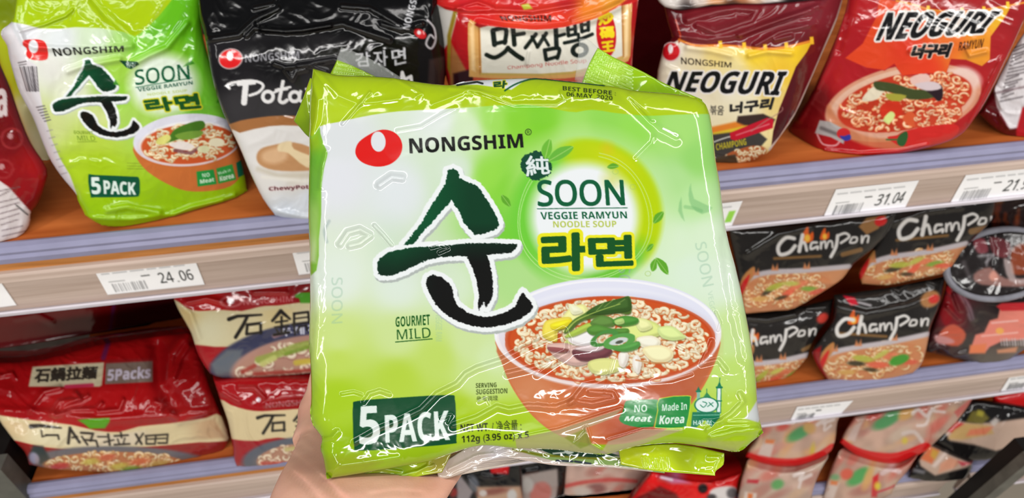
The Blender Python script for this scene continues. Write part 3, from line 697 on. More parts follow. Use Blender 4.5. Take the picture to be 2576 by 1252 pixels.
    o = film('noodle_pack', [(1088, -30), (1610, -30)], [(1610, -30), (1602, 40), (1594, 110), (1588, 200), (1570, 420)], [(1170, 450), (1300, 462), (1570, 420)], [(1088, -30), (1096, 30), (1110, 100), (1118, 180), (1140, 260), (1170, 450)],
             planes(front((1360, 474), 0, -4, 12), ((1160, 150), -50, 8), ((1400, 25), -4, 50)), A, 1.8, R_edge=26, D_edge=20, dome=6, wr=WR(3.5, 60, 71), ridges=rid, parts=[('side_gusset', [(1060, -60), (1150, -60), (1146, 60), (1160, 190), (1180, 500), (1060, 500)]), ('top_fold', [(1140, -60), (1640, -60), (1612, 0), (1562, 14), (1500, 46), (1420, 68), (1350, 75), (1270, 69), (1205, 60), (1146, 30)])], thick=.06, floor=0, side=(110, 20, 24))
    tag(o, 'red noodle pack with cream scroll label and black brush lettering behind the held pack', 'noodle pack', PK)
pack_scroll()

def neo_text(A, s, q):
    A.text(s, q, (20, 20, 22), .05, .15, out=[(.05, (238, 232, 228))])
def pack_cream_maroon():
    A = Art(1630, -40, 2140, 450, 1, (112, 26, 32))
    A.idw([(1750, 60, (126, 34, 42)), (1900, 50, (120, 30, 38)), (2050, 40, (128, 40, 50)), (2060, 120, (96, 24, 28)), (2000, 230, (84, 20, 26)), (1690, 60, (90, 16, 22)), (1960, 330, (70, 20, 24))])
    pan = [(1650, 130), (1708, 100), (1724, 112), (1760, 117), (1812, 112), (1870, 117), (1925, 122), (1978, 117), (2044, 102), (2030, 130), (2002, 168), (1974, 240), (1960, 275), (1945, 330), (1930, 450), (1600, 450), (1630, 300)]
    A.idw([(1700, 130, (232, 224, 212)), (1800, 135, (240, 214, 130)), (1740, 140, (236, 220, 180)), (1900, 140, (242, 204, 48)), (2010, 125, (240, 198, 40)), (1960, 180, (236, 190, 50)), (1850, 170, (240, 222, 160)), (1720, 250, (236, 229, 217)), (1880, 260, (236, 226, 198)), (1945, 240, (228, 200, 120)), (1840, 220, (238, 232, 215))], 3, pan, 1)
    A.line([(1700, 50), (1712, 90), (1708, 106)], 4, (190, 60, 30), 1.2)
    rp = smooth([(1708, 100), (1750, 114), (1812, 114), (1872, 118), (1925, 123), (1978, 118), (2044, 102)], 4, False)
    A.line(rp, 6, (222, 110, 40), 1); A.line(rp, 2, (244, 170, 60), 1)
    for x, y in ((1812, 112), (1872, 116), (1925, 121), (1978, 116), (2042, 102)): A.poly([(x - 5, y - 9), (x + 4, y - 10), (x + 6, y + 9), (x - 4, y + 10)], (246, 196, 50), 1)
    eggmark(A, 1688, 130, 21, 22, (206, 24, 34), (238, 220, 222), 30, (226, 190, 190))
    A.text('NONGSHIM', [(1713, 144), (1840, 157), (1839, 170), (1714, 161)], (44, 32, 28), .015)
    neo_text(A, 'NEOGURI', [(1684, 180), (1980, 180), (1964, 240), (1672, 228)])
    A.text('볶음', [(1786, 265), (1822, 266), (1820, 290), (1786, 288)], (60, 56, 54), .015); A.text('너구리', [(1836, 260), (1948, 245), (1940, 275), (1836, 287)], (40, 38, 38), .05)
    A.poly([(1856, 292), (1920, 286), (1950, 300), (1940, 320), (1850, 318)], (60, 44, 40), 2)
    A.poly([(1740, 330), (1850, 306), (1880, 318), (1800, 345), (1740, 360)], (226, 130, 44), 3); A.poly([(1740, 345), (1880, 315), (1890, 322), (1760, 360)], (220, 190, 50), 2)
    A.poly([(1740, 345), (1900, 325), (1930, 350), (1900, 385), (1740, 420)], (66, 62, 58), 2)
    A.line(smooth([(1760, 372), (1830, 345), (1900, 335)], 4, False), 3, (205, 205, 200)); A.text('CHAMPONG', [(1800, 362), (1876, 348), (1878, 364), (1802, 378)], (200, 186, 44), .03)
    A.poly([(1836, 334), (1930, 296), (1946, 300), (1944, 322), (1850, 354), (1838, 350)], (196, 26, 46), 1.2); A.line([(1852, 340), (1935, 312)], 3, (226, 130, 140), 1, .8)
    soup(A, 1868, 396, 62, 24, -18, 8, 60, (176, 92, 50), size=.1, clip=[(1790, 395), (1945, 350), (1945, 430), (1790, 440)])
    A.poly([(1796, 396), (1850, 388), (1860, 420), (1800, 428)], (70, 56, 40), 2)
    A.line(smooth([(1890, 330), (1925, 305), (1965, 280), (1968, 270)], 4, False), 3, (170, 130, 120), 1, .7)
    # white seam and dark print beside it
    A.line([(2128, -20), (2108, 45), (2076, 120), (2044, 195), (2004, 284), (1964, 345), (1938, 375)], 9, (216, 200, 186), 1.5)
    A.line([(2092, 100), (2050, 200), (2010, 290)], 10, (60, 30, 30), 3, .6)
    rid = [([(1730, 50), (1800, 30), (1850, 20), (1905, 25), (1890, 50), (1800, 80), (1755, 62)], 10, 9), ([(1700, 90), (1780, 100), (1840, 90), (1930, 60), (2040, 30)], 8, 8), ([(1900, 115), (1960, 80), (2050, 60)], 9, 7), ([(1730, 120), (1790, 128), (1840, 140)], 6, 8), ([(1885, 140), (1930, 130), (1990, 135)], 7, 7), ([(1860, 90), (1960, 50), (2060, 15)], 10, 7), ([(1950, 100), (1990, 90)], 8, 6)]
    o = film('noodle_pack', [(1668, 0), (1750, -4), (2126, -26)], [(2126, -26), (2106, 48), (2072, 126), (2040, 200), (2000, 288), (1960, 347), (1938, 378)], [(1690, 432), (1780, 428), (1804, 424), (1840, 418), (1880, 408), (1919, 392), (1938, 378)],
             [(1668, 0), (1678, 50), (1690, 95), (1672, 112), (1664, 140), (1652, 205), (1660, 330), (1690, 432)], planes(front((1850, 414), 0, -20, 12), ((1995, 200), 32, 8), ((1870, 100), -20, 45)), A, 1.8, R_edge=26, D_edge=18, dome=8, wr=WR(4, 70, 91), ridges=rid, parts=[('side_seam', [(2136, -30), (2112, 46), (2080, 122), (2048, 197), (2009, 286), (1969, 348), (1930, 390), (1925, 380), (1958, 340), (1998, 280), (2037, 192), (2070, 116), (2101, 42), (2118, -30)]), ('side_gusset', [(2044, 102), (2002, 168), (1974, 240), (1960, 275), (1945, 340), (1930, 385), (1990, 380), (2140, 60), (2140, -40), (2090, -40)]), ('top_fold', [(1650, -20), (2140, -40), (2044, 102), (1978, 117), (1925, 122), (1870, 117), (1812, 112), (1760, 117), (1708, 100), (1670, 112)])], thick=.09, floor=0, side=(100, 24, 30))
    tag(o, 'maroon noodle pack with cream and yellow front standing right of the held pack', 'noodle pack', PK)
pack_cream_maroon()

def pack_on_top():
    A = Art(1620, -60, 2110, 40, .7, (214, 205, 200))
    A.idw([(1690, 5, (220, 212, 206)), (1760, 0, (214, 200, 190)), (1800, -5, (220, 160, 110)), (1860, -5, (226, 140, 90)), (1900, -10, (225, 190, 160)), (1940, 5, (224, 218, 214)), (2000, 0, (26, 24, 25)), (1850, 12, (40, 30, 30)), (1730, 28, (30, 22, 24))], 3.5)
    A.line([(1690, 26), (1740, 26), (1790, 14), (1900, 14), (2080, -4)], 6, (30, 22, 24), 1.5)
    o = film('noodle_pack', [(1650, -50), (2090, -50)], [(2090, -50), (2082, -4)], [(1672, 18), (1712, 27), (1760, 20), (1848, 11), (1919, 11), (1999, 6), (2082, -4)], [(1650, -50), (1652, -4), (1672, 18)],
             planes(frony((1850, 8), .062, -18, 40)), A, 3, R_edge=16, D_edge=14, wr=WR(6, 40, 111), thick=.07)
    tag(o, 'white and orange pack lying on top of the cream and maroon pack', 'noodle pack', PK)
pack_on_top()

def pack_red_right():
    A = Art(1960, -40, 2620, 420, 1, (172, 22, 28))
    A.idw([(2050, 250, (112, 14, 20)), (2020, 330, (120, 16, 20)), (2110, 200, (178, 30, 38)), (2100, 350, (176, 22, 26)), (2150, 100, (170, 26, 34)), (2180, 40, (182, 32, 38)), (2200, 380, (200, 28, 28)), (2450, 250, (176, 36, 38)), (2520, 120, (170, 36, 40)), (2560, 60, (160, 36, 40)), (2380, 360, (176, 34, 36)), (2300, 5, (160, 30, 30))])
    flag = [(2212, -5), (2206, 40), (2170, 110), (2126, 146), (2180, 170), (2225, 176), (2250, 160), (2270, 190), (2330, 184), (2380, 186), (2392, 148), (2430, 150), (2470, 166), (2490, 150), (2492, 92), (2530, 40), (2545, 12), (2480, 24), (2400, 28), (2330, 24), (2270, 6)]
    A.idw([(2220, 60, (222, 74, 36)), (2160, 140, (224, 70, 34)), (2280, 120, (218, 58, 34)), (2330, 170, (226, 64, 36)), (2400, 110, (230, 110, 44)), (2450, 140, (232, 150, 46)), (2510, 50, (240, 184, 50)), (2460, 90, (236, 150, 48)), (2400, 50, (232, 120, 46))], 3, flag, 1)
    rp = smooth([(2255, 2), (2300, 12), (2340, 24), (2400, 29), (2480, 24), (2580, 6)], 4, False)
    A.line(rp, 6, (206, 96, 40), 1); A.line(rp, 2, (240, 180, 60), 1)
    for x, y in ((2335, 22), (2420, 27), (2475, 24), (2535, 12)): A.poly([(x - 4, y - 8), (x + 4, y - 8), (x + 5, y + 8), (x - 4, y + 9)], (246, 200, 60), 1)
    neo_text(A, 'NEOGURI', [(2228, 32), (2518, 28), (2476, 82), (2204, 102)])
    A.text('너구리', [(2300, 114), (2394, 110), (2386, 142), (2292, 146)], (24, 22, 24), .06, .1, out=[(.05, (236, 200, 180))])
    A.text('RAMYUN', [(2414, 106), (2476, 97), (2470, 120), (2411, 128)], (60, 26, 20), .02)
    cl = [(2040, 400), (2060, 200), (2180, 165), (2225, 178), (2250, 162), (2270, 192), (2380, 188), (2392, 150), (2470, 168), (2480, 190), (2440, 330), (2300, 400)]
    A.ell(2272, 258, 200, 92, (214, 150, 120), -12, 1.5, clip=cl); A.ell(2272, 258, 188, 84, (226, 184, 160), -12, 2, clip=cl); A.ell(2430, 195, 40, 26, (236, 206, 196), 20, 6, .9, clip=cl)
    A.poly(smooth([(2085, 262), (2110, 300), (2160, 335), (2230, 348), (2300, 330), (2280, 370), (2200, 372), (2120, 340), (2082, 290)], 3), (206, 128, 86), 4, 0, .8)
    soup(A, 2276, 256, 172, 70, -12, 21, 190, (196, 58, 34), (240, 170, 120), (176, 50, 26), .06, cl)
    for p, c in (([(2170, 245), (2200, 215), (2225, 225), (2205, 250), (2175, 255)], (228, 216, 190)), ([(2200, 205), (2250, 210), (2300, 225), (2360, 225), (2350, 245), (2290, 250), (2240, 232), (2205, 225)], (66, 76, 40)), ([(2290, 195), (2330, 185), (2340, 205), (2300, 215)], (230, 190, 180)),
                 ([(2320, 215), (2365, 212), (2372, 240), (2362, 256), (2345, 240), (2330, 228)], (44, 30, 36)), ([(2230, 235), (2280, 240), (2260, 255), (2235, 250)], (166, 160, 60)), ([(2220, 262), (2260, 255), (2270, 285), (2240, 300), (2215, 290)], (206, 52, 30)), ([(2222, 300), (2240, 280), (2252, 290), (2236, 312)], (214, 226, 140)), ([(2270, 300), (2290, 280), (2310, 300), (2300, 320)], (214, 90, 50)),
                 ([(2300, 212), (2350, 205), (2368, 222), (2330, 228)], (214, 196, 200))): A.poly(smooth(p, 3), c, 1.5)
    soup(A, 2360, 292, 62, 36, -20, 33, 50, (206, 70, 44), (240, 176, 130), (180, 60, 34), .13)
    A.poly(smooth([(2232, 345), (2256, 340), (2275, 330), (2330, 318), (2400, 312), (2412, 330), (2380, 356), (2320, 366), (2270, 368), (2250, 360)], 3), (208, 44, 40), 1)
    A.poly(smooth([(2256, 356), (2262, 340), (2280, 330), (2284, 345), (2275, 366), (2262, 366)], 3), (50, 92, 48), 1); A.line([(2230, 351), (2258, 351)], 4, (60, 104, 56))
    A.poly([(2062, 302), (2088, 306), (2130, 328), (2122, 362), (2090, 345), (2050, 335)], (176, 170, 168), 1.5); A.line([(2066, 322), (2112, 340)], 9, (96, 88, 88), 3, .8)
    A.ell(2122, 336, 17, 14, (206, 40, 44), 0); A.poly(smooth([(2138, 338), (2140, 350), (2125, 354), (2112, 342), (2124, 342)], 3), (54, 60, 160), 1)
    A.line(smooth([(2056, 338), (2070, 362), (2100, 366), (2112, 356)], 4, False), 4, (226, 160, 165), 1)
    rid = [([(2120, 40), (2100, 120), (2055, 220)], 8, 8), ([(2075, 380), (2160, 388), (2260, 382), (2330, 366)], 8, 7), ([(2430, 120), (2440, 140), (2480, 130)], 7, 6), ([(2440, 310), (2470, 250), (2520, 150)], 8, 8), ([(2290, 130), (2340, 120)], 6, 6), ([(2010, 300), (2040, 250), (2100, 140)], 8, 9)]
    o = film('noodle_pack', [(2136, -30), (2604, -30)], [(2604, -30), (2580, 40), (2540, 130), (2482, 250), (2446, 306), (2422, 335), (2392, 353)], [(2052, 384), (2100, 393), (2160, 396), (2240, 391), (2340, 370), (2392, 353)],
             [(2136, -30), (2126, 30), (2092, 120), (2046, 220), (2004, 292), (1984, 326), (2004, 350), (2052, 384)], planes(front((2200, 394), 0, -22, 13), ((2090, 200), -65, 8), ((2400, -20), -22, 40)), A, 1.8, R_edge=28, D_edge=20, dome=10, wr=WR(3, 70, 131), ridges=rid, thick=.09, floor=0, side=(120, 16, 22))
    tag(o, 'red noodle pack with a chilli picture on the upper shelf at right', 'noodle pack', PK)
pack_red_right()

def pack_right_edge():
    A = Art(2440, 60, 2640, 380, .8, (96, 14, 20))
    A.poly([(2590, 60), (2524, 155), (2500, 230), (2508, 270), (2540, 325), (2562, 320), (2580, 260), (2640, 200), (2640, 60)], (220, 214, 216), 2)
    rng = random.Random(4)
    for i in range(16):
        y = 110 + i * 9; x = 2552 - i * 2.4
        A.line([(x, y + 10), (x + rng.uniform(24, 60), y - 2)], 3.5, (64, 54, 58), 1, .75)
    A.line([(2500, 235), (2640, 205)], 5, (90, 60, 66), 1.5, .6)
    A.poly([(2556, 330), (2572, 270), (2640, 240), (2640, 380), (2560, 380)], (180, 30, 38), 2)
    o = film('noodle_pack', [(2592, 60), (2640, 60)], [(2640, 60), (2640, 356)], [(2462, 286), (2500, 322), (2540, 347), (2580, 354), (2640, 356)], [(2592, 60), (2545, 130), (2484, 250), (2462, 286)],
             planes(front((2540, 346), 0, -16, 10)), A, 3, R_edge=22, D_edge=16, wr=WR(6, 40, 151), ridges=[([(2515, 290), (2535, 320), (2552, 325)], 8, 6), ([(2500, 220), (2520, 270)], 7, 6)], thick=.08, floor=0)
    tag(o, 'white and dark red pack cut off by the right edge on the upper shelf', 'noodle pack', PK)
pack_right_edge()

# ------------------------------------------------------------------ lower shelf, left: red and cream packs
LK = 'red and cream noodle packs on the lower shelf'
def pack_red_front():
    A = Art(-50, 810, 600, 1210, 1, (164, 12, 18))
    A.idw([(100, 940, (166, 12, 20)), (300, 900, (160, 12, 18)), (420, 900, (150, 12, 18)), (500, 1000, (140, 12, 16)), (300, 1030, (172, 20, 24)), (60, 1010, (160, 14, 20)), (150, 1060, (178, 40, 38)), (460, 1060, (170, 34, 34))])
    A.poly(smooth([(-60, 1035), (0, 1044), (80, 1056), (180, 1068), (240, 1082), (300, 1086), (350, 1072), (430, 1064), (520, 1050), (545, 1040), (570, 1060), (575, 1108), (500, 1112), (420, 1120), (320, 1126), (200, 1131), (110, 1124), (40, 1108), (-60, 1090)], 2), (226, 208, 164), 1.5)
    A.idw([(20, 1070, (222, 196, 150)), (120, 1090, (232, 220, 182)), (300, 1105, (226, 210, 184)), (440, 1090, (222, 204, 160)), (540, 1070, (196, 160, 122))], 2.5, [(-60, 1052), (80, 1064), (180, 1076), (290, 1094), (350, 1082), (430, 1072), (540, 1052), (566, 1100), (420, 1114), (320, 1120), (200, 1124), (110, 1118), (40, 1102)], 4)
    A.poly([(195, 1056), (216, 1053), (276, 1050), (276, 1060), (264, 1077), (226, 1078), (212, 1066)], (92, 164, 26), 2)
    A.poly([(40, 1112), (110, 1126), (200, 1132), (330, 1128), (470, 1116), (560, 1110), (560, 1160), (40, 1160)], (150, 40, 36), 2)
    A.ell(300, 1162, 226, 40, (104, 106, 116), 1, 3); A.poly([(84, 1120), (108, 1122), (130, 1160), (118, 1176), (70, 1150)], (38, 54, 58), 4); A.ell(86, 1152, 12, 16, (150, 146, 170), -30, 3)
    soup(A, 290, 1170, 182, 34, 0, 41, 130, (190, 118, 76), (224, 178, 120), (160, 84, 56), .06)
    for x, y, c in ((230, 1160, (200, 180, 80)), (300, 1172, (196, 176, 70)), (350, 1160, (206, 100, 60)), (400, 1165, (190, 150, 80)), (150, 1172, (190, 40, 40)), (270, 1150, (200, 90, 60)), (330, 1180, (120, 150, 50))): A.ell(x, y, 24, 8, c, -8, 3, .85)
    k = (40, 34, 30)
    for p, w in (([(78, 1072), (100, 1070), (154, 1076)], [12, 9, 4]), ([(104, 1082), (106, 1098), (118, 1094)], 4), ([(116, 1094), (146, 1094), (148, 1104)], 5), ([(176, 1076), (172, 1114)], 8), ([(178, 1080), (200, 1112)], 7), ([(182, 1100), (194, 1098)], 5), ([(204, 1088), (234, 1090), (228, 1108)], 6), ([(206, 1098), (220, 1118)], 5), ([(214, 1106), (242, 1108), (246, 1122)], 5),
                 ([(246, 1098), (268, 1098)], 4), ([(272, 1092), (276, 1118)], 6), ([(262, 1112), (286, 1106)], 4), ([(288, 1096), (322, 1094)], 5), ([(304, 1088), (306, 1100)], 5), ([(296, 1104), (300, 1116)], 4), ([(314, 1102), (310, 1116)], 4), ([(288, 1118), (326, 1116)], 5), ([(342, 1092), (356, 1116)], 6), ([(360, 1090), (342, 1116)], 5), ([(366, 1096), (392, 1094), (390, 1116), (368, 1116), (368, 1098)], 5), ([(396, 1094), (422, 1092), (420, 1114), (398, 1114)], 5), ([(372, 1104), (416, 1102)], 4)):
        A.line(p, w, k, 1.5, .9)
    A.poly([(82, 922), (262, 911), (256, 968), (250, 972), (72, 972)], (206, 196, 164), 1.5)
    A.poly([(266, 912), (384, 906), (384, 960), (264, 966)], (128, 112, 102), 1.5); A.poly([(264, 905), (384, 900), (384, 908), (266, 914)], (150, 30, 34), 1.5, 0, .8)
    A.text('石鍋拉麵', [(90, 926), (246, 920), (242, 952), (86, 962)], (54, 50, 44), .035)
    A.text('5Packs', [(272, 928), (380, 920), (378, 950), (270, 958)], (206, 198, 216), .05)
    A.line([(166, 972), (232, 968)], 9, (190, 50, 84), 2); A.line([(260, 900), (272, 862)], 12, (92, 30, 90), 3, .8)
    rid = [([(0, 945), (30, 938), (38, 950)], 7, 6), ([(75, 1030), (110, 985), (150, 975)], 9, 7), ([(130, 1040), (150, 1010), (200, 1002), (190, 990)], 10, 7), ([(140, 1046), (180, 1030), (240, 1028), (255, 1014)], 9, 6), ([(160, 1020), (220, 995)], 8, 6), ([(245, 1035), (300, 1030), (310, 1005)], 9, 6), ([(390, 1010), (410, 1015), (402, 1030)], 10, 8), ([(395, 870), (405, 960), (440, 1020)], -22, 22), ([(420, 960), (430, 890), (470, 840)], 16, 16), ([(438, 950), (455, 900), (475, 870)], 9, 7), ([(430, 1040), (450, 1060), (520, 1040)], 10, 10), ([(-20, 1030), (100, 1036), (240, 1056), (400, 1048), (540, 1030)], 10, 12)]
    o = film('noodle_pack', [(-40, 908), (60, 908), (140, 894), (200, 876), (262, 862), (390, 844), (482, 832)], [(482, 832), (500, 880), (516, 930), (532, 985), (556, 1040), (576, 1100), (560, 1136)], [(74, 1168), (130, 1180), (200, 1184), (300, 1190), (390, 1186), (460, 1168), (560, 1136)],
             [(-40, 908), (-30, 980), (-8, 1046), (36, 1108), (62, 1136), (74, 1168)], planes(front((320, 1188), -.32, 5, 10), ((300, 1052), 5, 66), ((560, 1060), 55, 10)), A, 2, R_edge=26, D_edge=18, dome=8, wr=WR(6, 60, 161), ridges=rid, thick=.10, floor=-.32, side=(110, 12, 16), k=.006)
    tag(o, 'large red and cream noodle pack lying at the front left of the lower shelf', 'noodle pack', LK)
pack_red_front()
def pack_red_back():
    A = Art(-60, 700, 520, 960, .5, (106, 9, 13))  # shade behind the front pack painted into the red, deepest at right
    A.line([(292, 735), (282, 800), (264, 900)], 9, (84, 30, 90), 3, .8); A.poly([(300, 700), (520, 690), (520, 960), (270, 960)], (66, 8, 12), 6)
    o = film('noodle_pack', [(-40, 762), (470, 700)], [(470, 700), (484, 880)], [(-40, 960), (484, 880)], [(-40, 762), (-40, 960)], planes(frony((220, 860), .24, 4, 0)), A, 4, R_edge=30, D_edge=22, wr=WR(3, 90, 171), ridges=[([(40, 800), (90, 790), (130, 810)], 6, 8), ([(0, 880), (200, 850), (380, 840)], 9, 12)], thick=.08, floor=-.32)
    tag(o, 'red pack painted darker for the shade behind the large front red and cream pack', 'noodle pack', LK)
pack_red_back()
def stone_text(A, x, y, s, dy=-.06):
    k = (44, 40, 36); f = lambda p: [(x + a * s, y + b * s + a * s * dy) for a, b in p]
    for p, w in (([(0, 12), (20, 6), (78, 6)], [10, 8, 5]), ([(44, 8), (34, 28), (16, 56)], [8, 9, 9]), ([(44, 28), (42, 50)], 7), ([(44, 28), (76, 26), (76, 50)], 7), ([(44, 50), (78, 48)], 6),
                 ([(104, 22), (124, 0), (146, 20)], [7, 10, 6]), ([(112, 26), (140, 24)], 5), ([(126, 14), (126, 54)], 6), ([(110, 38), (142, 36)], 5), ([(108, 56), (144, 52)], 7), ([(114, 44), (118, 50)], 5), ([(138, 42), (134, 50)], 5),
                 ([(156, 8), (156, 32)], 6), ([(156, 8), (190, 6), (192, 30)], 6), ([(160, 20), (188, 18)], 4), ([(152, 34), (200, 30)], 5), ([(156, 36), (158, 58)], 5), ([(164, 54), (168, 40), (186, 38), (188, 52)], 5), ([(200, 32), (202, 58)], 6)):
        A.line(f(p), [v * s for v in w] if hasattr(w, '__len__') else w * s, k, 1.3)
def pack_red_upper():
    A = Art(420, 670, 850, 970, 1, (172, 20, 26))
    A.idw([(480, 770, (176, 30, 34)), (520, 765, (196, 24, 24)), (600, 720, (150, 14, 18)), (700, 745, (178, 34, 38)), (750, 710, (134, 10, 16)), (640, 765, (170, 44, 46)), (520, 920, (160, 20, 28)), (600, 935, (150, 20, 26))])
    A.poly(smooth([(436, 752), (470, 774), (500, 782), (556, 779), (608, 782), (650, 772), (700, 768), (860, 770), (860, 960), (600, 960), (530, 880), (484, 868), (460, 810)], 2), (226, 214, 170), 1.2)
    A.idw([(470, 790, (222, 200, 140)), (520, 830, (232, 226, 190)), (620, 800, (230, 216, 174)), (700, 790, (226, 206, 150)), (780, 800, (228, 216, 180))], 2.5, [(446, 770), (500, 788), (600, 788), (700, 776), (860, 776), (860, 840), (640, 850), (540, 872), (490, 862)], 4)
    A.poly([(484, 866), (540, 872), (600, 872), (660, 840), (600, 960), (500, 960)], (172, 28, 36), 2)
    A.ell(745, 905, 222, 92, (66, 68, 96), -10, 3); A.poly([(530, 915), (570, 880), (610, 878), (600, 945), (545, 950)], (104, 110, 120), 5); A.ell(752, 912, 172, 66, (186, 142, 128), -10, 3)
    soup(A, 752, 914, 160, 56, -10, 51, 70, (186, 140, 122), (222, 196, 170), (150, 96, 90), .08)
    for p, w, c in (([(650, 905), (700, 890), (745, 872), (800, 860)], 18, (150, 168, 72)), ([(660, 915), (690, 900)], 14, (200, 204, 120)), ([(720, 890), (780, 872)], 9, (120, 150, 50)), ([(745, 912), (800, 905)], 14, (200, 180, 60)), ([(640, 940), (720, 935), (790, 930)], 8, (180, 70, 60)), ([(690, 845), (720, 835)], 10, (196, 150, 150)), ([(610, 935), (640, 920)], 10, (170, 60, 50))): A.line(smooth(p, 3, False) if len(p) > 2 else p, w, c, 3, .85)
    A.text('두께가', [(704, 828), (800, 812), (800, 836), (706, 846)], (214, 216, 232), .03, 0, 1, out=[(.07, (70, 70, 110))])
    A.ell(582, 758, 26, 13, (206, 110, 112), -4, 1, .8, ring=2); A.ell(580, 757, 9, 8, (226, 214, 220))
    A.text('NONGSHIM', [(612, 752), (736, 744), (736, 758), (613, 767)], (216, 120, 124), .01)
    A.poly([(742, 741), (752, 736), (790, 734), (790, 762), (756, 762), (752, 750), (742, 748)], (84, 164, 44), 1.5)
    stone_text(A, 576, 790, 1.05)
    o = film('noodle_pack', [(432, 738), (560, 712), (820, 672)], [(820, 672), (830, 935)], [(528, 938), (560, 950), (640, 950), (720, 944), (830, 935)], [(432, 738), (446, 774), (464, 806), (482, 840), (496, 886), (512, 916), (528, 938)],
             planes(frony((680, 930), .03, 4, 14), ((640, 752), 4, 40)), A, 2, R_edge=24, D_edge=18, dome=10, wr=WR(6, 60, 181), ridges=[([(470, 760), (520, 750), (560, 760)], 8, 7), ([(450, 765), (480, 790), (500, 850)], 7, 8), ([(640, 735), (720, 735)], 7, 6)], thick=.09, side=(120, 14, 18))
    tag(o, 'red and cream noodle pack stacked on top beside the held pack, lower shelf', 'noodle pack', LK)
def pack_red_lower():
    A = Art(520, 930, 850, 1200, 1, (166, 16, 22))
    A.idw([(600, 970, (170, 20, 26)), (700, 980, (160, 12, 18)), (760, 1010, (150, 12, 18)), (570, 1080, (176, 40, 46)), (600, 1130, (166, 26, 34))])
    A.poly(smooth([(552, 1004), (580, 1018), (620, 1030), (660, 1034), (720, 1030), (860, 1030), (860, 1110), (700, 1100), (650, 1108), (584, 1104), (570, 1060)], 2), (224, 204, 160), 1.2)
    A.poly([(584, 1106), (650, 1110), (860, 1112), (860, 1190), (590, 1190)], (164, 36, 44), 2)
    A.ell(740, 1150, 132, 50, (96, 100, 112), -6, 3); soup(A, 745, 1152, 100, 36, -6, 61, 60, (184, 136, 112), (220, 190, 160), (150, 96, 80), .09)
    A.line([(720, 1130), (780, 1120)], 10, (200, 190, 120), 3, .8); A.line([(660, 1165), (730, 1165)], 9, (190, 60, 54), 3, .8)
    A.ell(648, 1003, 34, 22, (170, 40, 46), 10, 1.5, .8, ring=2); A.ell(650, 1005, 6, 6, (226, 216, 226)); A.text('NONGSHIM', [(668, 1012), (784, 1002), (784, 1016), (669, 1026)], (190, 120, 130), .01)
    stone_text(A, 648, 1040, .88, -.02)
    o = film('noodle_pack', [(538, 956), (620, 948), (830, 950)], [(830, 950), (830, 1166)], [(596, 1172), (650, 1178), (730, 1178), (830, 1166)], [(538, 956), (553, 1002), (574, 1060), (586, 1120), (590, 1158), (596, 1172)],
             planes(front((690, 1168), -.32, 4, 12), ((680, 1012), 4, 40)), A, 2, R_edge=24, D_edge=18, dome=10, wr=WR(6, 60, 191), ridges=[([(670, 1018), (720, 1010), (790, 1006)], 10, 7), ([(600, 975), (640, 975), (665, 1000)], 8, 6), ([(555, 985), (600, 1010)], 7, 7)], thick=.09, floor=-.32, side=(120, 14, 18))
    tag(o, 'red and cream noodle pack on the shelf board beside the wrist', 'noodle pack', LK)
pack_red_upper(); pack_red_lower()

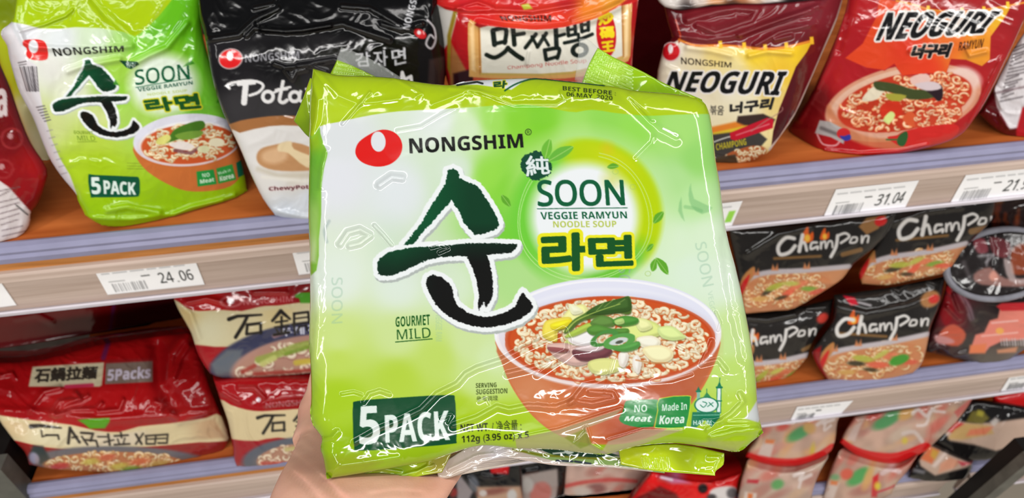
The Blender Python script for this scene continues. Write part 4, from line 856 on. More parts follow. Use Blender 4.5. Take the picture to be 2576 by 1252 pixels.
# ------------------------------------------------------------------ lower shelf, right: black packs
BK = 'black noodle packs on the lower shelf'
def script_line(A, st, q, col, w=.03):
    A.text(st, q, col, w, .35)
def black_pack(label, top, right, bottom, left, pl, rim, soup_c, txt, seed, floor=None, flames=(), tan=None, extra=None, side=(24, 22, 22), shine=()):
    xs = [p[0] for e in (top, right, bottom, left) for p in e]; ys = [p[1] for e in (top, right, bottom, left) for p in e]
    A = Art(min(xs) - 10, min(ys) - 10, max(xs) + 10, max(ys) + 10, .8, (40, 37, 35))
    A.mottle(.3, 60, seed); cx, cy, rx, ry, rot = soup_c
    below = list(rim) + [(max(xs) + 20, max(ys) + 40), (min(xs) - 20, max(ys) + 40)]
    A.poly(below, (206, 140, 96), 2)
    soup(A, cx, cy, rx, ry, rot, seed, 110, (204, 132, 88), (226, 176, 118), (180, 96, 62), .075)
    rng = random.Random(seed)
    t = math.radians(rot)
    for u, v, w, c in ((-.35, -.1, .1, (54, 50, 34)), (-.2, -.3, .12, (176, 180, 70)), (.05, .2, .12, (224, 96, 70)), (.3, -.2, .12, (222, 120, 84)), (.5, .1, .1, (120, 160, 60)), (-.55, .3, .1, (206, 160, 90)), (-.1, .4, .08, (66, 56, 34)), (.15, -.35, .1, (190, 190, 90)), (.65, .35, .1, (214, 90, 66))):
        x = cx + u * rx * math.cos(t) - v * ry * math.sin(t); y = cy + u * rx * math.sin(t) + v * ry * math.cos(t)
        A.ell(x, y, rx * w * 1.7, rx * w * .5, c, rot + rng.uniform(-30, 20), 2, .9)
    A.line(smooth(rim, 3, False), 13, (196, 186, 190), 2.5)
    for p in ((0, 0),):
        x0, y0 = rim[0]
        A.poly(smooth([(x0 - 8, y0 + 20), (x0 + 6, y0 - 26), (x0 + 34, y0 - 52), (x0 + 36, y0 - 32), (x0 + 18, y0 - 6), (x0 + 4, y0 + 26)], 3), (190, 128, 72), 2)
        A.poly(smooth([(x0 - 4, y0 + 16), (x0 + 6, y0 - 12), (x0 + 24, y0 - 32), (x0 + 16, y0 - 4), (x0 + 2, y0 + 22)], 3), (206, 32, 34), 2)
    for k in range(3):
        u = .25 + k * .25; i = int(u * (len(rim) - 1)); x, y = rim[i]
        A.poly([(x, y - 4), (x + 4, y - 20), (x + 10, y - 8), (x + 16, y - 22), (x + 18, y - 4)], (206, 130, 84), 2)
    for x, y, s in flames:
        A.poly(smooth([(x, y), (x + 8 * s, y - 22 * s), (x + 16 * s, y - 30 * s), (x + 18 * s, y - 14 * s), (x + 26 * s, y - 20 * s), (x + 26 * s, y - 2 * s), (x + 12 * s, y + 4 * s)], 3), (226, 96, 36), 1.5); A.ell(x + 14 * s, y - 6 * s, 6 * s, 8 * s, (244, 190, 70), 0, 2)
    for st, q, c in txt: script_line(A, st, q, c)
    if tan: A.line(tan, 7, (150, 108, 60), 2, .8)
    if extra: extra(A)
    o = film('noodle_pack', top, right, bottom, left, pl, A, 2.4, R_edge=24, D_edge=18, dome=8, wr=WR(5, 60, seed), ridges=shine, thick=.05, floor=floor, side=side)
    return tag(o, label, 'noodle pack', BK)
WHT = (226, 222, 218)
def brush_cp(A, x, y, s, sk):
    f = lambda p: [(x + a * s, y + b * s - a * s * sk) for a, b in p]
    for p, w in (([(38, 8), (18, 4), (0, 22), (4, 42), (26, 40), (40, 26)], 9), ([(58, 2), (50, 40)], 9), ([(50, 28), (62, 20), (68, 40)], 7), ([(92, 24), (80, 24), (78, 38), (94, 34), (94, 40)], 6), ([(102, 24), (102, 40), (104, 28), (112, 24), (114, 40), (120, 26), (128, 26), (130, 40)], 5), ([(142, 14), (138, 40), (126, 62)], 8), ([(142, 14), (160, 10), (170, 20), (150, 32)], 6), ([(176, 24), (172, 34), (186, 34), (188, 24), (178, 22)], 5), ([(200, 22), (200, 38), (206, 24), (216, 24), (214, 38)], 5)):
        A.line([q for q in smooth(f(p), 4, False)] if len(p) > 2 else f(p), w * s, WHT, 1.4)
black_pack('black noodle pack with orange flame mark, top row nearest the held pack', [(1830, 574), (2040, 560), (2260, 528)], [(2260, 528), (2238, 580), (2200, 622), (2148, 664), (2120, 700), (2086, 724)], [(1868, 790), (1950, 782), (2000, 775), (2086, 724)], [(1830, 574), (1848, 660), (1868, 790)],
           planes(frony((1980, 776), .03, -6, 12)), [(1862, 722), (1892, 696), (1940, 684), (2020, 680), (2136, 670)], (1975, 730, 120, 42, -8), [], 201, None, [(2014, 606, 1.2), (2062, 600, .9)], [(1948, 650), (2064, 644)],
           lambda A: (brush_cp(A, 1958, 596, 1.05, .12), A.line([(2120, 640), (2165, 628)], 12, (150, 110, 66), 2, .8), A.poly([(2160, 570), (2180, 548), (2230, 540), (2210, 575), (2180, 590)], (150, 108, 66), 2), A.ell(2216, 556, 16, 12, (206, 40, 40), -20, 2)), shine=[([(1880, 640), (1960, 590), (2040, 570)], 6, 8)])
black_pack('black noodle pack with large white brush script, top row under the price tags', [(2236, 532), (2360, 512), (2510, 486)], [(2510, 486), (2496, 550), (2450, 600), (2414, 640), (2390, 686)], [(2168, 714), (2230, 718), (2290, 706), (2390, 686)], [(2236, 532), (2226, 570), (2206, 612), (2180, 650), (2160, 686), (2168, 714)],
           planes(frony((2270, 708), .03, -8, 12)), [(2164, 680), (2186, 664), (2240, 646), (2330, 634), (2430, 612)], (2290, 672, 124, 38, -12), [], 211, None, [], [(2256, 604), (2384, 592)],
           lambda A: (brush_cp(A, 2262, 552, 1.16, .14), A.line([(2444, 582), (2500, 570)], 16, (150, 110, 66), 2, .8)), shine=[([(2250, 560), (2330, 530), (2420, 520)], 6, 8)])
black_pack('black noodle pack half hidden behind the right edge of the held pack, bottom row', [(1850, 790), (1960, 782), (2096, 752)], [(2096, 752), (2086, 800), (2062, 830), (2042, 866), (2030, 900)], [(1890, 982), (1950, 964), (1990, 944), (2030, 900)], [(1850, 790), (1880, 900), (1890, 982)],
           planes(front((1950, 960), -.32, -4, 12), ((1960, 815), -4, 45)), [(1860, 918), (1900, 914), (1960, 908), (2034, 892)], (1940, 950, 110, 36, -14), [], 221, -.32, [(1882, 856, 1.0)], None,
           lambda A: (brush_cp(A, 1836, 838, 1.0, .16), A.line([(2020, 880), (2044, 868)], 10, (150, 110, 66), 2, .8), A.ell(2070, 800, 16, 12, (190, 60, 50), -30, 3)), shine=[([(1880, 800), (1930, 804), (2000, 790)], 10, 6), ([(2030, 775), (2080, 772)], 8, 6)])
black_pack('black noodle pack standing whole on the orange shelf board, bottom row', [(2096, 742), (2230, 724), (2378, 694)], [(2378, 694), (2366, 760), (2342, 820), (2330, 880), (2318, 916), (2296, 938)], [(2080, 956), (2150, 966), (2220, 957), (2296, 938)], [(2096, 742), (2096, 800), (2066, 850), (2042, 884), (2058, 926), (2080, 956)],
           planes(front((2180, 962), -.32, -8, 12), ((2240, 790), -8, 45)), [(2062, 912), (2090, 888), (2150, 874), (2240, 860), (2334, 840)], (2200, 910, 132, 44, -10), [], 231, -.32, [(2132, 812, 1.1)], [(2110, 838), (2230, 846)],
           lambda A: (brush_cp(A, 2106, 800, 1.06, .1), A.ell(2262, 905, 26, 12, (70, 150, 50), -20, 2), A.ell(2340, 752, 26, 20, (170, 120, 76), -30, 3), A.ell(2350, 752, 14, 10, (206, 50, 46), -20, 3), A.poly([(2120, 742), (2150, 748), (2160, 766), (2140, 768)], (200, 30, 50), 2), A.line([(2160, 760), (2190, 768)], 6, (200, 196, 200), 2, .8), A.poly([(2040, 884), (2066, 870), (2062, 912), (2085, 960), (2060, 940)], (150, 24, 28), 3)), shine=[([(2100, 770), (2180, 790), (2280, 770), (2360, 740)], 8, 10), ([(2240, 720), (2260, 730), (2280, 715)], 10, 6), ([(2330, 705), (2350, 712)], 10, 6)])
def pack_flame_edge():
    A = Art(2420, 460, 2640, 640, .6, (40, 26, 24)); rng = random.Random(5)
    for i in range(26):
        x = rng.uniform(2450, 2620); y = rng.uniform(520, 600); A.line([(x, y), (x + 2, y - rng.uniform(15, 40))], rng.uniform(4, 8), rng.choice([(120, 52, 26), (96, 38, 24), (140, 66, 30)]), 3, .7)
    A.line([(2440, 520), (2520, 505)], 10, (120, 76, 30), 4, .7)
    o = film('noodle_pack', [(2460, 500), (2630, 470)], [(2630, 470), (2630, 620)], [(2440, 632), (2630, 620)], [(2460, 500), (2440, 632)], planes(frony((2540, 600), .06, -10, 14)), A, 4, R_edge=20, D_edge=14, wr=WR(6, 50, 241), thick=.08)
    tag(o, 'black pack with orange flame print behind the round black bowl', 'noodle pack', BK)
pack_flame_edge()
def bowl_black():
    A = Art(2370, 560, 2660, 770, .8, (34, 29, 29))
    for p, c in (([(2448, 604), (2476, 600), (2486, 632), (2460, 636)], (150, 66, 76)), ([(2490, 596), (2540, 610), (2536, 646), (2500, 640)], (120, 52, 58)), ([(2550, 620), (2600, 610), (2600, 680), (2548, 690), (2542, 660)], (150, 66, 34)), ([(2450, 690), (2490, 672), (2530, 700), (2600, 700), (2600, 720), (2470, 716)], (160, 116, 108)), ([(2525, 652), (2545, 660), (2556, 700), (2590, 700), (2590, 712), (2540, 706)], (176, 158, 156)), ([(2488, 694), (2500, 680), (2512, 700), (2496, 706)], (216, 150, 132)), ([(2550, 590), (2590, 596), (2590, 612), (2552, 610)], (120, 120, 120))): A.poly(smooth(p, 3), c, 3, 0, .85)
    A.line([(2462, 644), (2500, 640), (2480, 660)], 6, (150, 146, 150), 2, .8); A.line([(2486, 640), (2482, 668)], 5, (150, 146, 150), 2, .7); A.line([(2424, 660), (2440, 700)], 10, (96, 90, 92), 4, .6)
    th = np.linspace(0, 2 * np.pi, 49); E = lambda a0, a1: [(2520 + 136 * math.cos(t), 664 + 86 * math.sin(t) - (136 * math.cos(t)) * .1) for t in np.linspace(a0, a1, 13)]
    q = math.pi / 4
    pl = planes(frony((2500, 730), .005, -8, 40))
    o = film('noodle_bowl', E(-3 * q, -q), E(-q, q), E(3 * q, q), E(-3 * q, -5 * q), pl, A, 2.4, R_edge=14, D_edge=6, dome=6, wr=WR(4, 50, 251), parts=[('lid', [(2520 + 122 * math.cos(t), 664 + 76 * math.sin(t) - 12.2 * math.cos(t)) for t in th[:-1]])], thick=.03, floor=None, side=(24, 22, 24), drop=.3)
    tag(o, 'round black noodle bowl lying tilted on the stack at the right edge', 'noodle bowl', BK)
    # moulded rim
    P = np.array([hit(p, *pl[0]) for p in [(2520 + 137 * math.cos(t), 664 + 87 * math.sin(t) - 13.7 * math.cos(t)) for t in th[:-1]]])
    n = pl[0][1]; c0 = P.mean(0); V = []; m = 8
    for p in P:
        rad = nrm(p - c0)
        for k in range(m):
            a = 2 * math.pi * k / m; V.append(p + rad * .004 * math.cos(a) + n * .0042 * math.sin(a) - n * .002)
    N = len(P); F = [(i * m + k, ((i + 1) % N) * m + k, ((i + 1) % N) * m + (k + 1) % m, i * m + (k + 1) % m) for i in range(N) for k in range(m)]
    link('rim', quadmesh('rim', V, F), M_RIM, o)
M_RIM = plain('bowl_rim_plastic', (122, 122, 130), .25)
bowl_black()
def pack_pink_label():
    A = Art(2310, 680, 2650, 950, .8, (44, 40, 40))
    A.idw([(2380, 720, (80, 20, 26)), (2390, 760, (116, 26, 34)), (2400, 800, (130, 34, 40)), (2350, 850, (60, 24, 26)), (2460, 800, (58, 54, 52)), (2430, 860, (60, 56, 54)), (2480, 910, (96, 88, 80)), (2340, 890, (40, 34, 36)), (2560, 920, (110, 100, 92)), (2520, 740, (16, 15, 16))])
    for p, c in (([(2370, 830), (2400, 815), (2430, 840), (2410, 870), (2360, 858)], (206, 96, 70)), ([(2352, 842), (2390, 850), (2400, 862), (2360, 864)], (196, 140, 140)), ([(2360, 770), (2384, 740), (2400, 780), (2380, 820)], (140, 24, 30)), ([(2376, 722), (2396, 720), (2390, 742)], (190, 30, 36))): A.poly(smooth(p, 3), c, 3, 0, .9)
    A.poly([(2438, 888), (2454, 842), (2476, 836), (2490, 806), (2510, 800), (2518, 766), (2650, 758), (2650, 850), (2520, 858), (2490, 872), (2478, 886)], (226, 132, 116), 2)
    A.poly([(2506, 770), (2520, 762), (2650, 758), (2650, 778), (2520, 782)], (196, 44, 50), 2); A.poly([(2440, 868), (2482, 864), (2478, 888), (2438, 888)], (226, 126, 84), 3); A.poly([(2508, 880), (2560, 872), (2556, 886), (2510, 888)], (206, 140, 106), 3)
    for i in range(14): A.line([(2518 + i * 7, 852), (2520 + i * 7, 868)], 2.5 + i % 3, (200, 190, 190), 1, .8)
    A.line([(2495, 812), (2560, 806)], 4, (240, 196, 190), 1.5, .8); A.line([(2470, 845), (2560, 836)], 4, (240, 190, 180), 1.5, .8); A.ell(2515, 832, 10, 8, (236, 170, 90), 0, 2)
    A.line(smooth([(2392, 700), (2416, 740), (2436, 770), (2444, 800), (2440, 790)], 3, False), 12, (190, 160, 180), 4, .55)
    rid = [([(2390, 690), (2420, 735), (2440, 770), (2450, 800)], 10, 6), ([(2400, 740), (2416, 780)], 8, 6), ([(2384, 770), (2412, 800)], 9, 6), ([(2340, 885), (2360, 872), (2380, 880)], 9, 6), ([(2400, 898), (2430, 888)], 8, 7)]
    o = film('noodle_pack', [(2384, 690), (2500, 728), (2640, 730)], [(2640, 730), (2640, 850)], [(2326, 884), (2406, 903), (2446, 914), (2474, 932), (2520, 918), (2576, 880), (2640, 850)], [(2384, 690), (2372, 750), (2344, 826), (2330, 862), (2326, 884)],
             planes(front((2440, 918), -.32, -8, 14)), A, 2.4, R_edge=22, D_edge=16, dome=10, wr=WR(6, 50, 261), ridges=rid, parts=[('bottom_seal', [(2300, 868), (2410, 884), (2450, 900), (2478, 912), (2530, 900), (2540, 930), (2470, 960), (2300, 900)])], thick=.08, floor=-.32, side=(24, 22, 22))
    tag(o, 'crumpled black and dark red pack with pink label under the round black bowl', 'noodle pack', BK)
pack_pink_label()

# ------------------------------------------------------------------ bottom shelf
CK = 'packs on the bottom shelf'
def pink_pack(label, top, right, bottom, left, pl, seed, band=None, items=(), floor=None, sit=None, base=(190, 156, 138)):
    xs = [p[0] for e in (top, right, bottom, left) for p in e]; ys = [p[1] for e in (top, right, bottom, left) for p in e]
    A = Art(min(xs) - 8, min(ys) - 8, max(xs) + 8, max(ys) + 8, .7, base); A.mottle(.18, 26, seed); rng = random.Random(seed)
    for i in range(26): A.ell(rng.uniform(min(xs), max(xs)), rng.uniform(min(ys), max(ys)), rng.uniform(14, 40), rng.uniform(6, 14), rng.choice([(204, 110, 96), (206, 170, 140), (214, 160, 110), (196, 140, 126), (200, 180, 160), (176, 120, 108)]), rng.uniform(-60, -10), 5, .75)
    for kind, p, c, w in items:
        if kind == 'e': A.ell(*p, c, w, 4, .9)
        elif kind == 'p': A.poly(p, c, 2.5, 0, .95)
        else: A.line(smooth(p, 3, False), w, c, 2, .9)
    if band: A.line(smooth(band, 3, False), 30, (212, 24, 28), 1.5)
    o = film('snack_pack', top, right, bottom, left, pl, A, 3, R_edge=20, D_edge=14, dome=10, wr=WR(5, 45, seed), thick=.06, floor=floor, sit=sit, side=(170, 60, 56), parts=[('bottom_seal', [(x, y - 15) for x, y in band] + [(x, y + 40) for x, y in band[::-1]])] if band else ())
    return tag(o, label, 'snack pack', CK)
SW = (222, 206, 200)
pink_pack('pinkish pack with red bottom seal, top row nearest the held pack', [(1918, 1062), (2122, 1034)], [(2122, 1034), (2106, 1062), (2100, 1110), (2092, 1132)], [(1876, 1148), (1930, 1168), (2000, 1172), (2060, 1156), (2092, 1132)], [(1918, 1062), (1904, 1100), (1884, 1130), (1876, 1148)], planes(frony((1990, 1165), .0, -4, 18)), 301,
          [(1872, 1150), (1930, 1164), (2000, 1168), (2060, 1152), (2096, 1130)], [('e', (2010, 1090, 34, 14), (76, 150, 92), -30), ('e', (1970, 1072, 18, 10), (206, 90, 80), -20), ('e', (2036, 1076, 14, 16), (206, 160, 100), -60), ('p', [(1924, 1104), (1950, 1108), (1938, 1150), (1904, 1146)], (206, 186, 176), 0), ('p', [(1926, 1104), (1950, 1106), (1946, 1116), (1924, 1114)], (214, 120, 70), 0), ('l', [(2056, 1068), (2080, 1050), (2070, 1064), (2098, 1054)], SW, 8), ('l', [(2076, 1066), (2074, 1082), (2090, 1070)], SW, 6), ('e', (2044, 1130, 5, 14), (200, 176, 60), 10)])
pink_pack('large pinkish pack with red bottom seal and white script, top row centre', [(2150, 1046), (2300, 1022), (2456, 988)], [(2456, 988), (2420, 1044), (2372, 1094), (2330, 1134)], [(2112, 1112), (2150, 1142), (2204, 1162), (2262, 1164), (2330, 1134)], [(2150, 1046), (2128, 1080), (2112, 1112)], planes(frony((2230, 1158), .0, -6, 18)), 311,
          [(2110, 1114), (2150, 1138), (2204, 1152), (2262, 1152), (2330, 1128)], [('e', (2232, 1056, 40, 16), (80, 156, 96), -30), ('e', (2200, 1046, 22, 9), (206, 92, 84), -10), ('e', (2280, 1040, 14, 22), (214, 166, 100), 60), ('l', [(2296, 1040), (2310, 1030), (2330, 1046), (2340, 1036), (2348, 1030)], SW, 9), ('l', [(2340, 1034), (2330, 1066), (2308, 1070)], SW, 7), ('l', [(2352, 1034), (2376, 1036)], SW, 7), ('p', [(2150, 1070), (2172, 1056), (2150, 1110), (2128, 1106)], (204, 178, 168), 0), ('l', [(2272, 1090), (2300, 1086), (2320, 1110)], (206, 188, 180), 10), ('e', (2276, 1108, 7, 8), (206, 186, 70), 0), ('p', [(2400, 1036), (2450, 995), (2440, 1020), (2410, 1050)], (196, 96, 90), 0)])
pink_pack('pinkish pack with white script under the nearest red seal, bottom row', [(1878, 1164), (1935, 1180), (2000, 1184), (2082, 1152)], [(2082, 1152), (2054, 1206), (2034, 1275)], [(1850, 1290), (2034, 1275)], [(1878, 1164), (1864, 1210), (1850, 1290)], planes(frony((1960, 1250), -.02, -4, 14)), 321,
          None, [('p', [(1880, 1205), (1910, 1206), (1906, 1216), (1878, 1214)], (190, 50, 60), 0), ('e', (1956, 1218, 16, 12), (90, 160, 90), -20), ('l', [(1998, 1196), (2020, 1190), (2012, 1206), (2040, 1194)], SW, 9), ('l', [(2016, 1204), (2010, 1226)], SW, 7), ('p', [(1874, 1236), (1904, 1240), (1900, 1270), (1868, 1268)], (216, 200, 190), 0), ('p', [(1882, 1240), (1894, 1242), (1892, 1256), (1880, 1254)], (220, 110, 50), 0)], base=(194, 164, 148), sit=-.533)
pink_pack('pinkish pack with green blob print under the large red seal, bottom row', [(2108, 1140), (2150, 1156), (2210, 1172), (2262, 1174), (2306, 1148)], [(2306, 1148), (2282, 1186), (2254, 1218), (2242, 1244)], [(2060, 1285), (2160, 1275), (2242, 1244)], [(2108, 1140), (2086, 1190), (2060, 1285)], planes(frony((2190, 1240), -.018, -6, 14)), 331,
          None, [('e', (2160, 1198, 34, 16), (72, 160, 84), -36), ('e', (2130, 1192, 16, 14), (214, 90, 70), -20), ('e', (2100, 1200, 12, 8), (110, 160, 110), 0), ('e', (2184, 1200, 10, 30), (214, 166, 104), 20), ('p', [(2086, 1210), (2112, 1214), (2096, 1256), (2070, 1250)], (206, 186, 176), 0), ('p', [(2090, 1208), (2108, 1210), (2106, 1220), (2088, 1218)], (214, 120, 70), 0), ('p', [(2196, 1200), (2210, 1190), (2206, 1250), (2192, 1250)], (206, 40, 46), 0), ('e', (2207, 1222, 8, 10), (226, 206, 60), 0), ('l', [(2220, 1190), (2240, 1180), (2262, 1186)], (214, 186, 184), 12), ('l', [(2200, 1240), (2240, 1226), (2250, 1220)], (196, 60, 70), 5)], sit=-.533)
def seal_bowl(label, top, right, bottom, left, pl, lid, cols, seed, floor=None):
    xs = [p[0] for e in (top, right, bottom, left) for p in e]; ys = [p[1] for e in (top, right, bottom, left) for p in e]
    A = Art(min(xs) - 8, min(ys) - 8, max(xs) + 8, max(ys) + 8, .7, (24, 22, 22))
    A.poly(lid, (194, 166, 148), 3)
    for p, c in cols: A.poly(p, c, 3, 0, .9)
    o = film('noodle_bowl', top, right, bottom, left, pl, A, 3, R_edge=16, D_edge=10, dome=10, wr=WR(4, 40, seed), thick=.04, floor=floor, side=(20, 18, 18), parts=[('lid', lid)])
    return tag(o, label, 'noodle bowl', CK)
seal_bowl('black bowl pack with beige lid in the right corner of the bottom shelf', [(2446, 1006), (2498, 1010), (2620, 1030)], [(2620, 1030), (2620, 1090)], [(2350, 1112), (2384, 1134), (2426, 1158), (2512, 1150), (2620, 1090)], [(2446, 1006), (2404, 1054), (2350, 1112)], planes(frony((2450, 1140), -.005, -8, 24)),
          [(2374, 1084), (2404, 1058), (2450, 1064), (2500, 1062), (2630, 1044), (2630, 1096), (2560, 1118), (2506, 1134), (2450, 1118), (2390, 1108)], [([(2378, 1082), (2410, 1060), (2426, 1066), (2396, 1088)], (196, 44, 44)), ([(2400, 1080), (2430, 1064), (2490, 1070), (2500, 1090), (2420, 1106), (2384, 1104)], (196, 160, 100)), ([(2440, 1080), (2500, 1072), (2480, 1092), (2430, 1096)], (216, 120, 90)), ([(2430, 1060), (2444, 1034), (2470, 1030), (2490, 1052), (2470, 1066)], (120, 110, 50)), ([(2490, 1060), (2504, 1050), (2516, 1056), (2500, 1072)], (206, 196, 190)), ([(2460, 1030), (2476, 1036), (2472, 1048), (2456, 1044)], (170, 160, 60))], 341)
seal_bowl('small black bowl pack with orange and white lid standing on the bottom shelf', [(2336, 1116), (2384, 1138), (2446, 1164)], [(2446, 1164), (2440, 1186), (2424, 1206)], [(2284, 1200), (2330, 1212), (2372, 1214), (2424, 1206)], [(2336, 1116), (2304, 1160), (2284, 1200)], planes(front((2360, 1212), -.54, -8, 20)),
          [(2338, 1118), (2384, 1140), (2446, 1166), (2430, 1176), (2352, 1196), (2316, 1172), (2312, 1158)], [([(2338, 1122), (2364, 1132), (2344, 1166), (2316, 1154)], (214, 110, 66)), ([(2346, 1128), (2362, 1136), (2352, 1156), (2340, 1146)], (200, 160, 70)), ([(2376, 1136), (2384, 1140), (2352, 1176), (2344, 1172)], (226, 206, 196)), ([(2366, 1166), (2390, 1150), (2420, 1160), (2400, 1176), (2360, 1190)], (216, 150, 120)), ([(2410, 1160), (2446, 1164), (2420, 1172)], (196, 60, 76)), ([(2296, 1176), (2330, 1184), (2324, 1192), (2294, 1186)], (120, 118, 124))], 351, -.54)
def pack_red_bag():
    A = Art(2480, 950, 2660, 1080, .7, (208, 22, 20)); A.mottle(.3, 40, 7); A.line([(2530, 1000), (2600, 985)], 16, (226, 70, 76), 5, .8); A.line([(2504, 1020), (2510, 1040)], 10, (216, 120, 60), 3)
    o = film('snack_pack', [(2496, 992), (2640, 962)], [(2640, 962), (2640, 1044)], [(2514, 1046), (2550, 1057), (2640, 1044)], [(2496, 992), (2500, 1022), (2514, 1046)], planes(frony((2560, 1040), .02, -8, 20)), A, 3, R_edge=18, D_edge=14, dome=8, wr=WR(6, 40, 361), thick=.06)
    tag(o, 'bright red bag at the right edge above the beige-lidded bowl', 'snack pack', CK)
pack_red_bag()
def pack_under_a():
    A = Art(1020, 1110, 1330, 1300, .7, (26, 26, 28))
    A.poly([(1228, 1164), (1260, 1160), (1282, 1168), (1278, 1192), (1236, 1190)], (212, 30, 34), 2)
    A.poly([(1148, 1196), (1160, 1198), (1190, 1236), (1178, 1262), (1150, 1262)], (150, 140, 142), 3); A.ell(1192, 1216, 12, 22, (120, 124, 132), -20, 4, .9)
    A.poly([(1200, 1224), (1310, 1222), (1330, 1300), (1200, 1300)], (186, 150, 124), 4); A.ell(1240, 1236, 40, 8, (130, 70, 62), -8, 4, .8); A.ell(1215, 1240, 10, 8, (206, 196, 190), 0, 2); A.ell(1288, 1246, 12, 16, (200, 196, 192), 0, 3); A.ell(1140, 1238, 10, 12, (150, 40, 40), 0, 4); A.ell(1120, 1236, 16, 8, (100, 96, 70), 0, 4)
    rid = [([(1060, 1240), (1100, 1225), (1112, 1220)], 8, 5), ([(1215, 1196), (1250, 1200), (1270, 1194)], 7, 5), ([(1180, 1205), (1200, 1225)], 8, 5), ([(1320, 1180), (1350, 1186)], 7, 5)]
    o = film('noodle_pack', [(1030, 1130), (1310, 1120)], [(1310, 1120), (1318, 1290)], [(1030, 1295), (1318, 1290)], [(1030, 1130), (1030, 1295)], planes(frony((1180, 1240), .035, 0, 18)), A, 3, R_edge=18, D_edge=14, dome=6, wr=WR(8, 40, 371), ridges=rid, thick=.07, floor=-.54)
    tag(o, 'black pack with a small red square under the held pack, right of the wrist', 'noodle pack', CK)
def pack_under_b():
    A = Art(1300, 1110, 1440, 1300, .7, (166, 154, 148))
    A.poly([(1300, 1110), (1440, 1110), (1440, 1172), (1380, 1182), (1300, 1196)], (20, 20, 22), 3); A.poly([(1402, 1170), (1430, 1170), (1422, 1230), (1410, 1300), (1392, 1300), (1404, 1220)], (30, 22, 22), 3); A.ell(1360, 1240, 30, 26, (196, 110, 100), -60, 4, .8); A.ell(1326, 1220, 16, 20, (190, 184, 178), 0, 4)
    o = film('noodle_pack', [(1300, 1130), (1432, 1126)], [(1432, 1126), (1418, 1290)], [(1304, 1295), (1418, 1290)], [(1300, 1130), (1304, 1295)], planes(frony((1360, 1240), .045, 0, 18)), A, 3, R_edge=14, D_edge=12, dome=6, wr=WR(7, 36, 381), ridges=[([(1324, 1186), (1350, 1182)], 8, 5)], thick=.05, floor=-.54)
    tag(o, 'grey and black pack between the red-square pack and the pink pack under the held pack', 'noodle pack', CK)
pack_under_a(); pack_under_b()
pink_pack('pale pink pack with a red stripe directly under the held pack', [(1424, 1150), (1680, 1170)], [(1680, 1170), (1640, 1220), (1590, 1290)], [(1410, 1295), (1590, 1290)], [(1424, 1150), (1410, 1295)], planes(frony((1520, 1240), .04, -2, 16)), 391, None,
          [('l', [(1424, 1222), (1470, 1212), (1540, 1206), (1600, 1210)], (204, 86, 80), 10), ('e', (1500, 1228, 24, 12), (140, 96, 92), 0), ('e', (1466, 1236, 26, 12), (200, 190, 180), 0), ('l', [(1640, 1176), (1622, 1206), (1580, 1250)], (214, 120, 100), 8)], base=(198, 166, 152), floor=-.54)
def pack_red_under():
    A = Art(1560, 1150, 1900, 1310, .7, (214, 26, 26)); A.mottle(.2, 40, 9)
    A.poly([(1650, 1196), (1700, 1196), (1740, 1216), (1690, 1216)], (206, 110, 150), 4); A.line([(1664, 1200), (1690, 1206)], 7, (226, 206, 220), 2)
    A.poly([(1600, 1252), (1660, 1222), (1700, 1240), (1740, 1300), (1600, 1300)], (110, 22, 22), 4); A.ell(1768, 1228, 12, 12, (30, 24, 26), 0, 3); A.poly(smooth([(1784, 1240), (1800, 1226), (1840, 1222), (1856, 1236), (1840, 1260), (1796, 1262)], 3), (222, 214, 212), 3); A.ell(1842, 1240, 14, 14, (60, 56, 60), 0, 4, .8); A.ell(1790, 1250, 12, 8, (60, 56, 60), 0, 3)
    o = film('snack_pack', [(1640, 1186), (1700, 1200), (1780, 1212), (1866, 1188)], [(1866, 1188), (1856, 1220), (1850, 1290)], [(1560, 1295), (1850, 1290)], [(1640, 1186), (1606, 1230), (1560, 1295)], planes(frony((1740, 1240), .0, -4, 16)), A, 3, R_edge=16, D_edge=12, dome=8, wr=WR(7, 40, 401), ridges=[([(1660, 1200), (1720, 1210), (1790, 1215)], 8, 6)], thick=.06, side=(150, 16, 18), floor=-.54)
    tag(o, 'bright red pack with white and black print at the bottom edge under the held pack', 'snack pack', CK)
pack_red_under()

# ------------------------------------------------------------------ the held five-pack
UPC = R @ np.array([0, 1., 0])
HN = nrm(-FWD + .12 * UPC)
def hero_plane(d, n=HN): return [(CAM + FWD * d, n)]
M_FILMCLR, _nt, _b = newmat('clear_crimped_film')
_b.inputs['Base Color'].default_value = (.5, .52, .5, 1); _b.inputs['Roughness'].default_value = .16; _b.inputs['Alpha'].default_value = .2
def leaf(A, pts, c, vein=(190, 225, 130)):
    A.poly(smooth(pts, 3), c, 1); P = np.array(pts); A.line([tuple(P[0]), tuple((P[0] + P[len(P) // 2]) / 2), tuple(P[len(P) // 2])], 1.6, vein, .8, .8)
EDGE = lambda X, Y: np.clip(np.maximum.reduce([(282 - Y) / 40, (835 - X) / 40, (Y - 1090) / 40, (X - 1770) / 60]), 0, 1)
CREASE = lambda X, Y: np.clip(sum(np.exp(-((X - x) / a) ** 2 - ((Y - y) / b) ** 2) for x, y, a, b in ((1440, 868, 55, 34), (1580, 952, 60, 22), (1400, 1012, 70, 22), (1790, 900, 40, 40))), 0, 1)
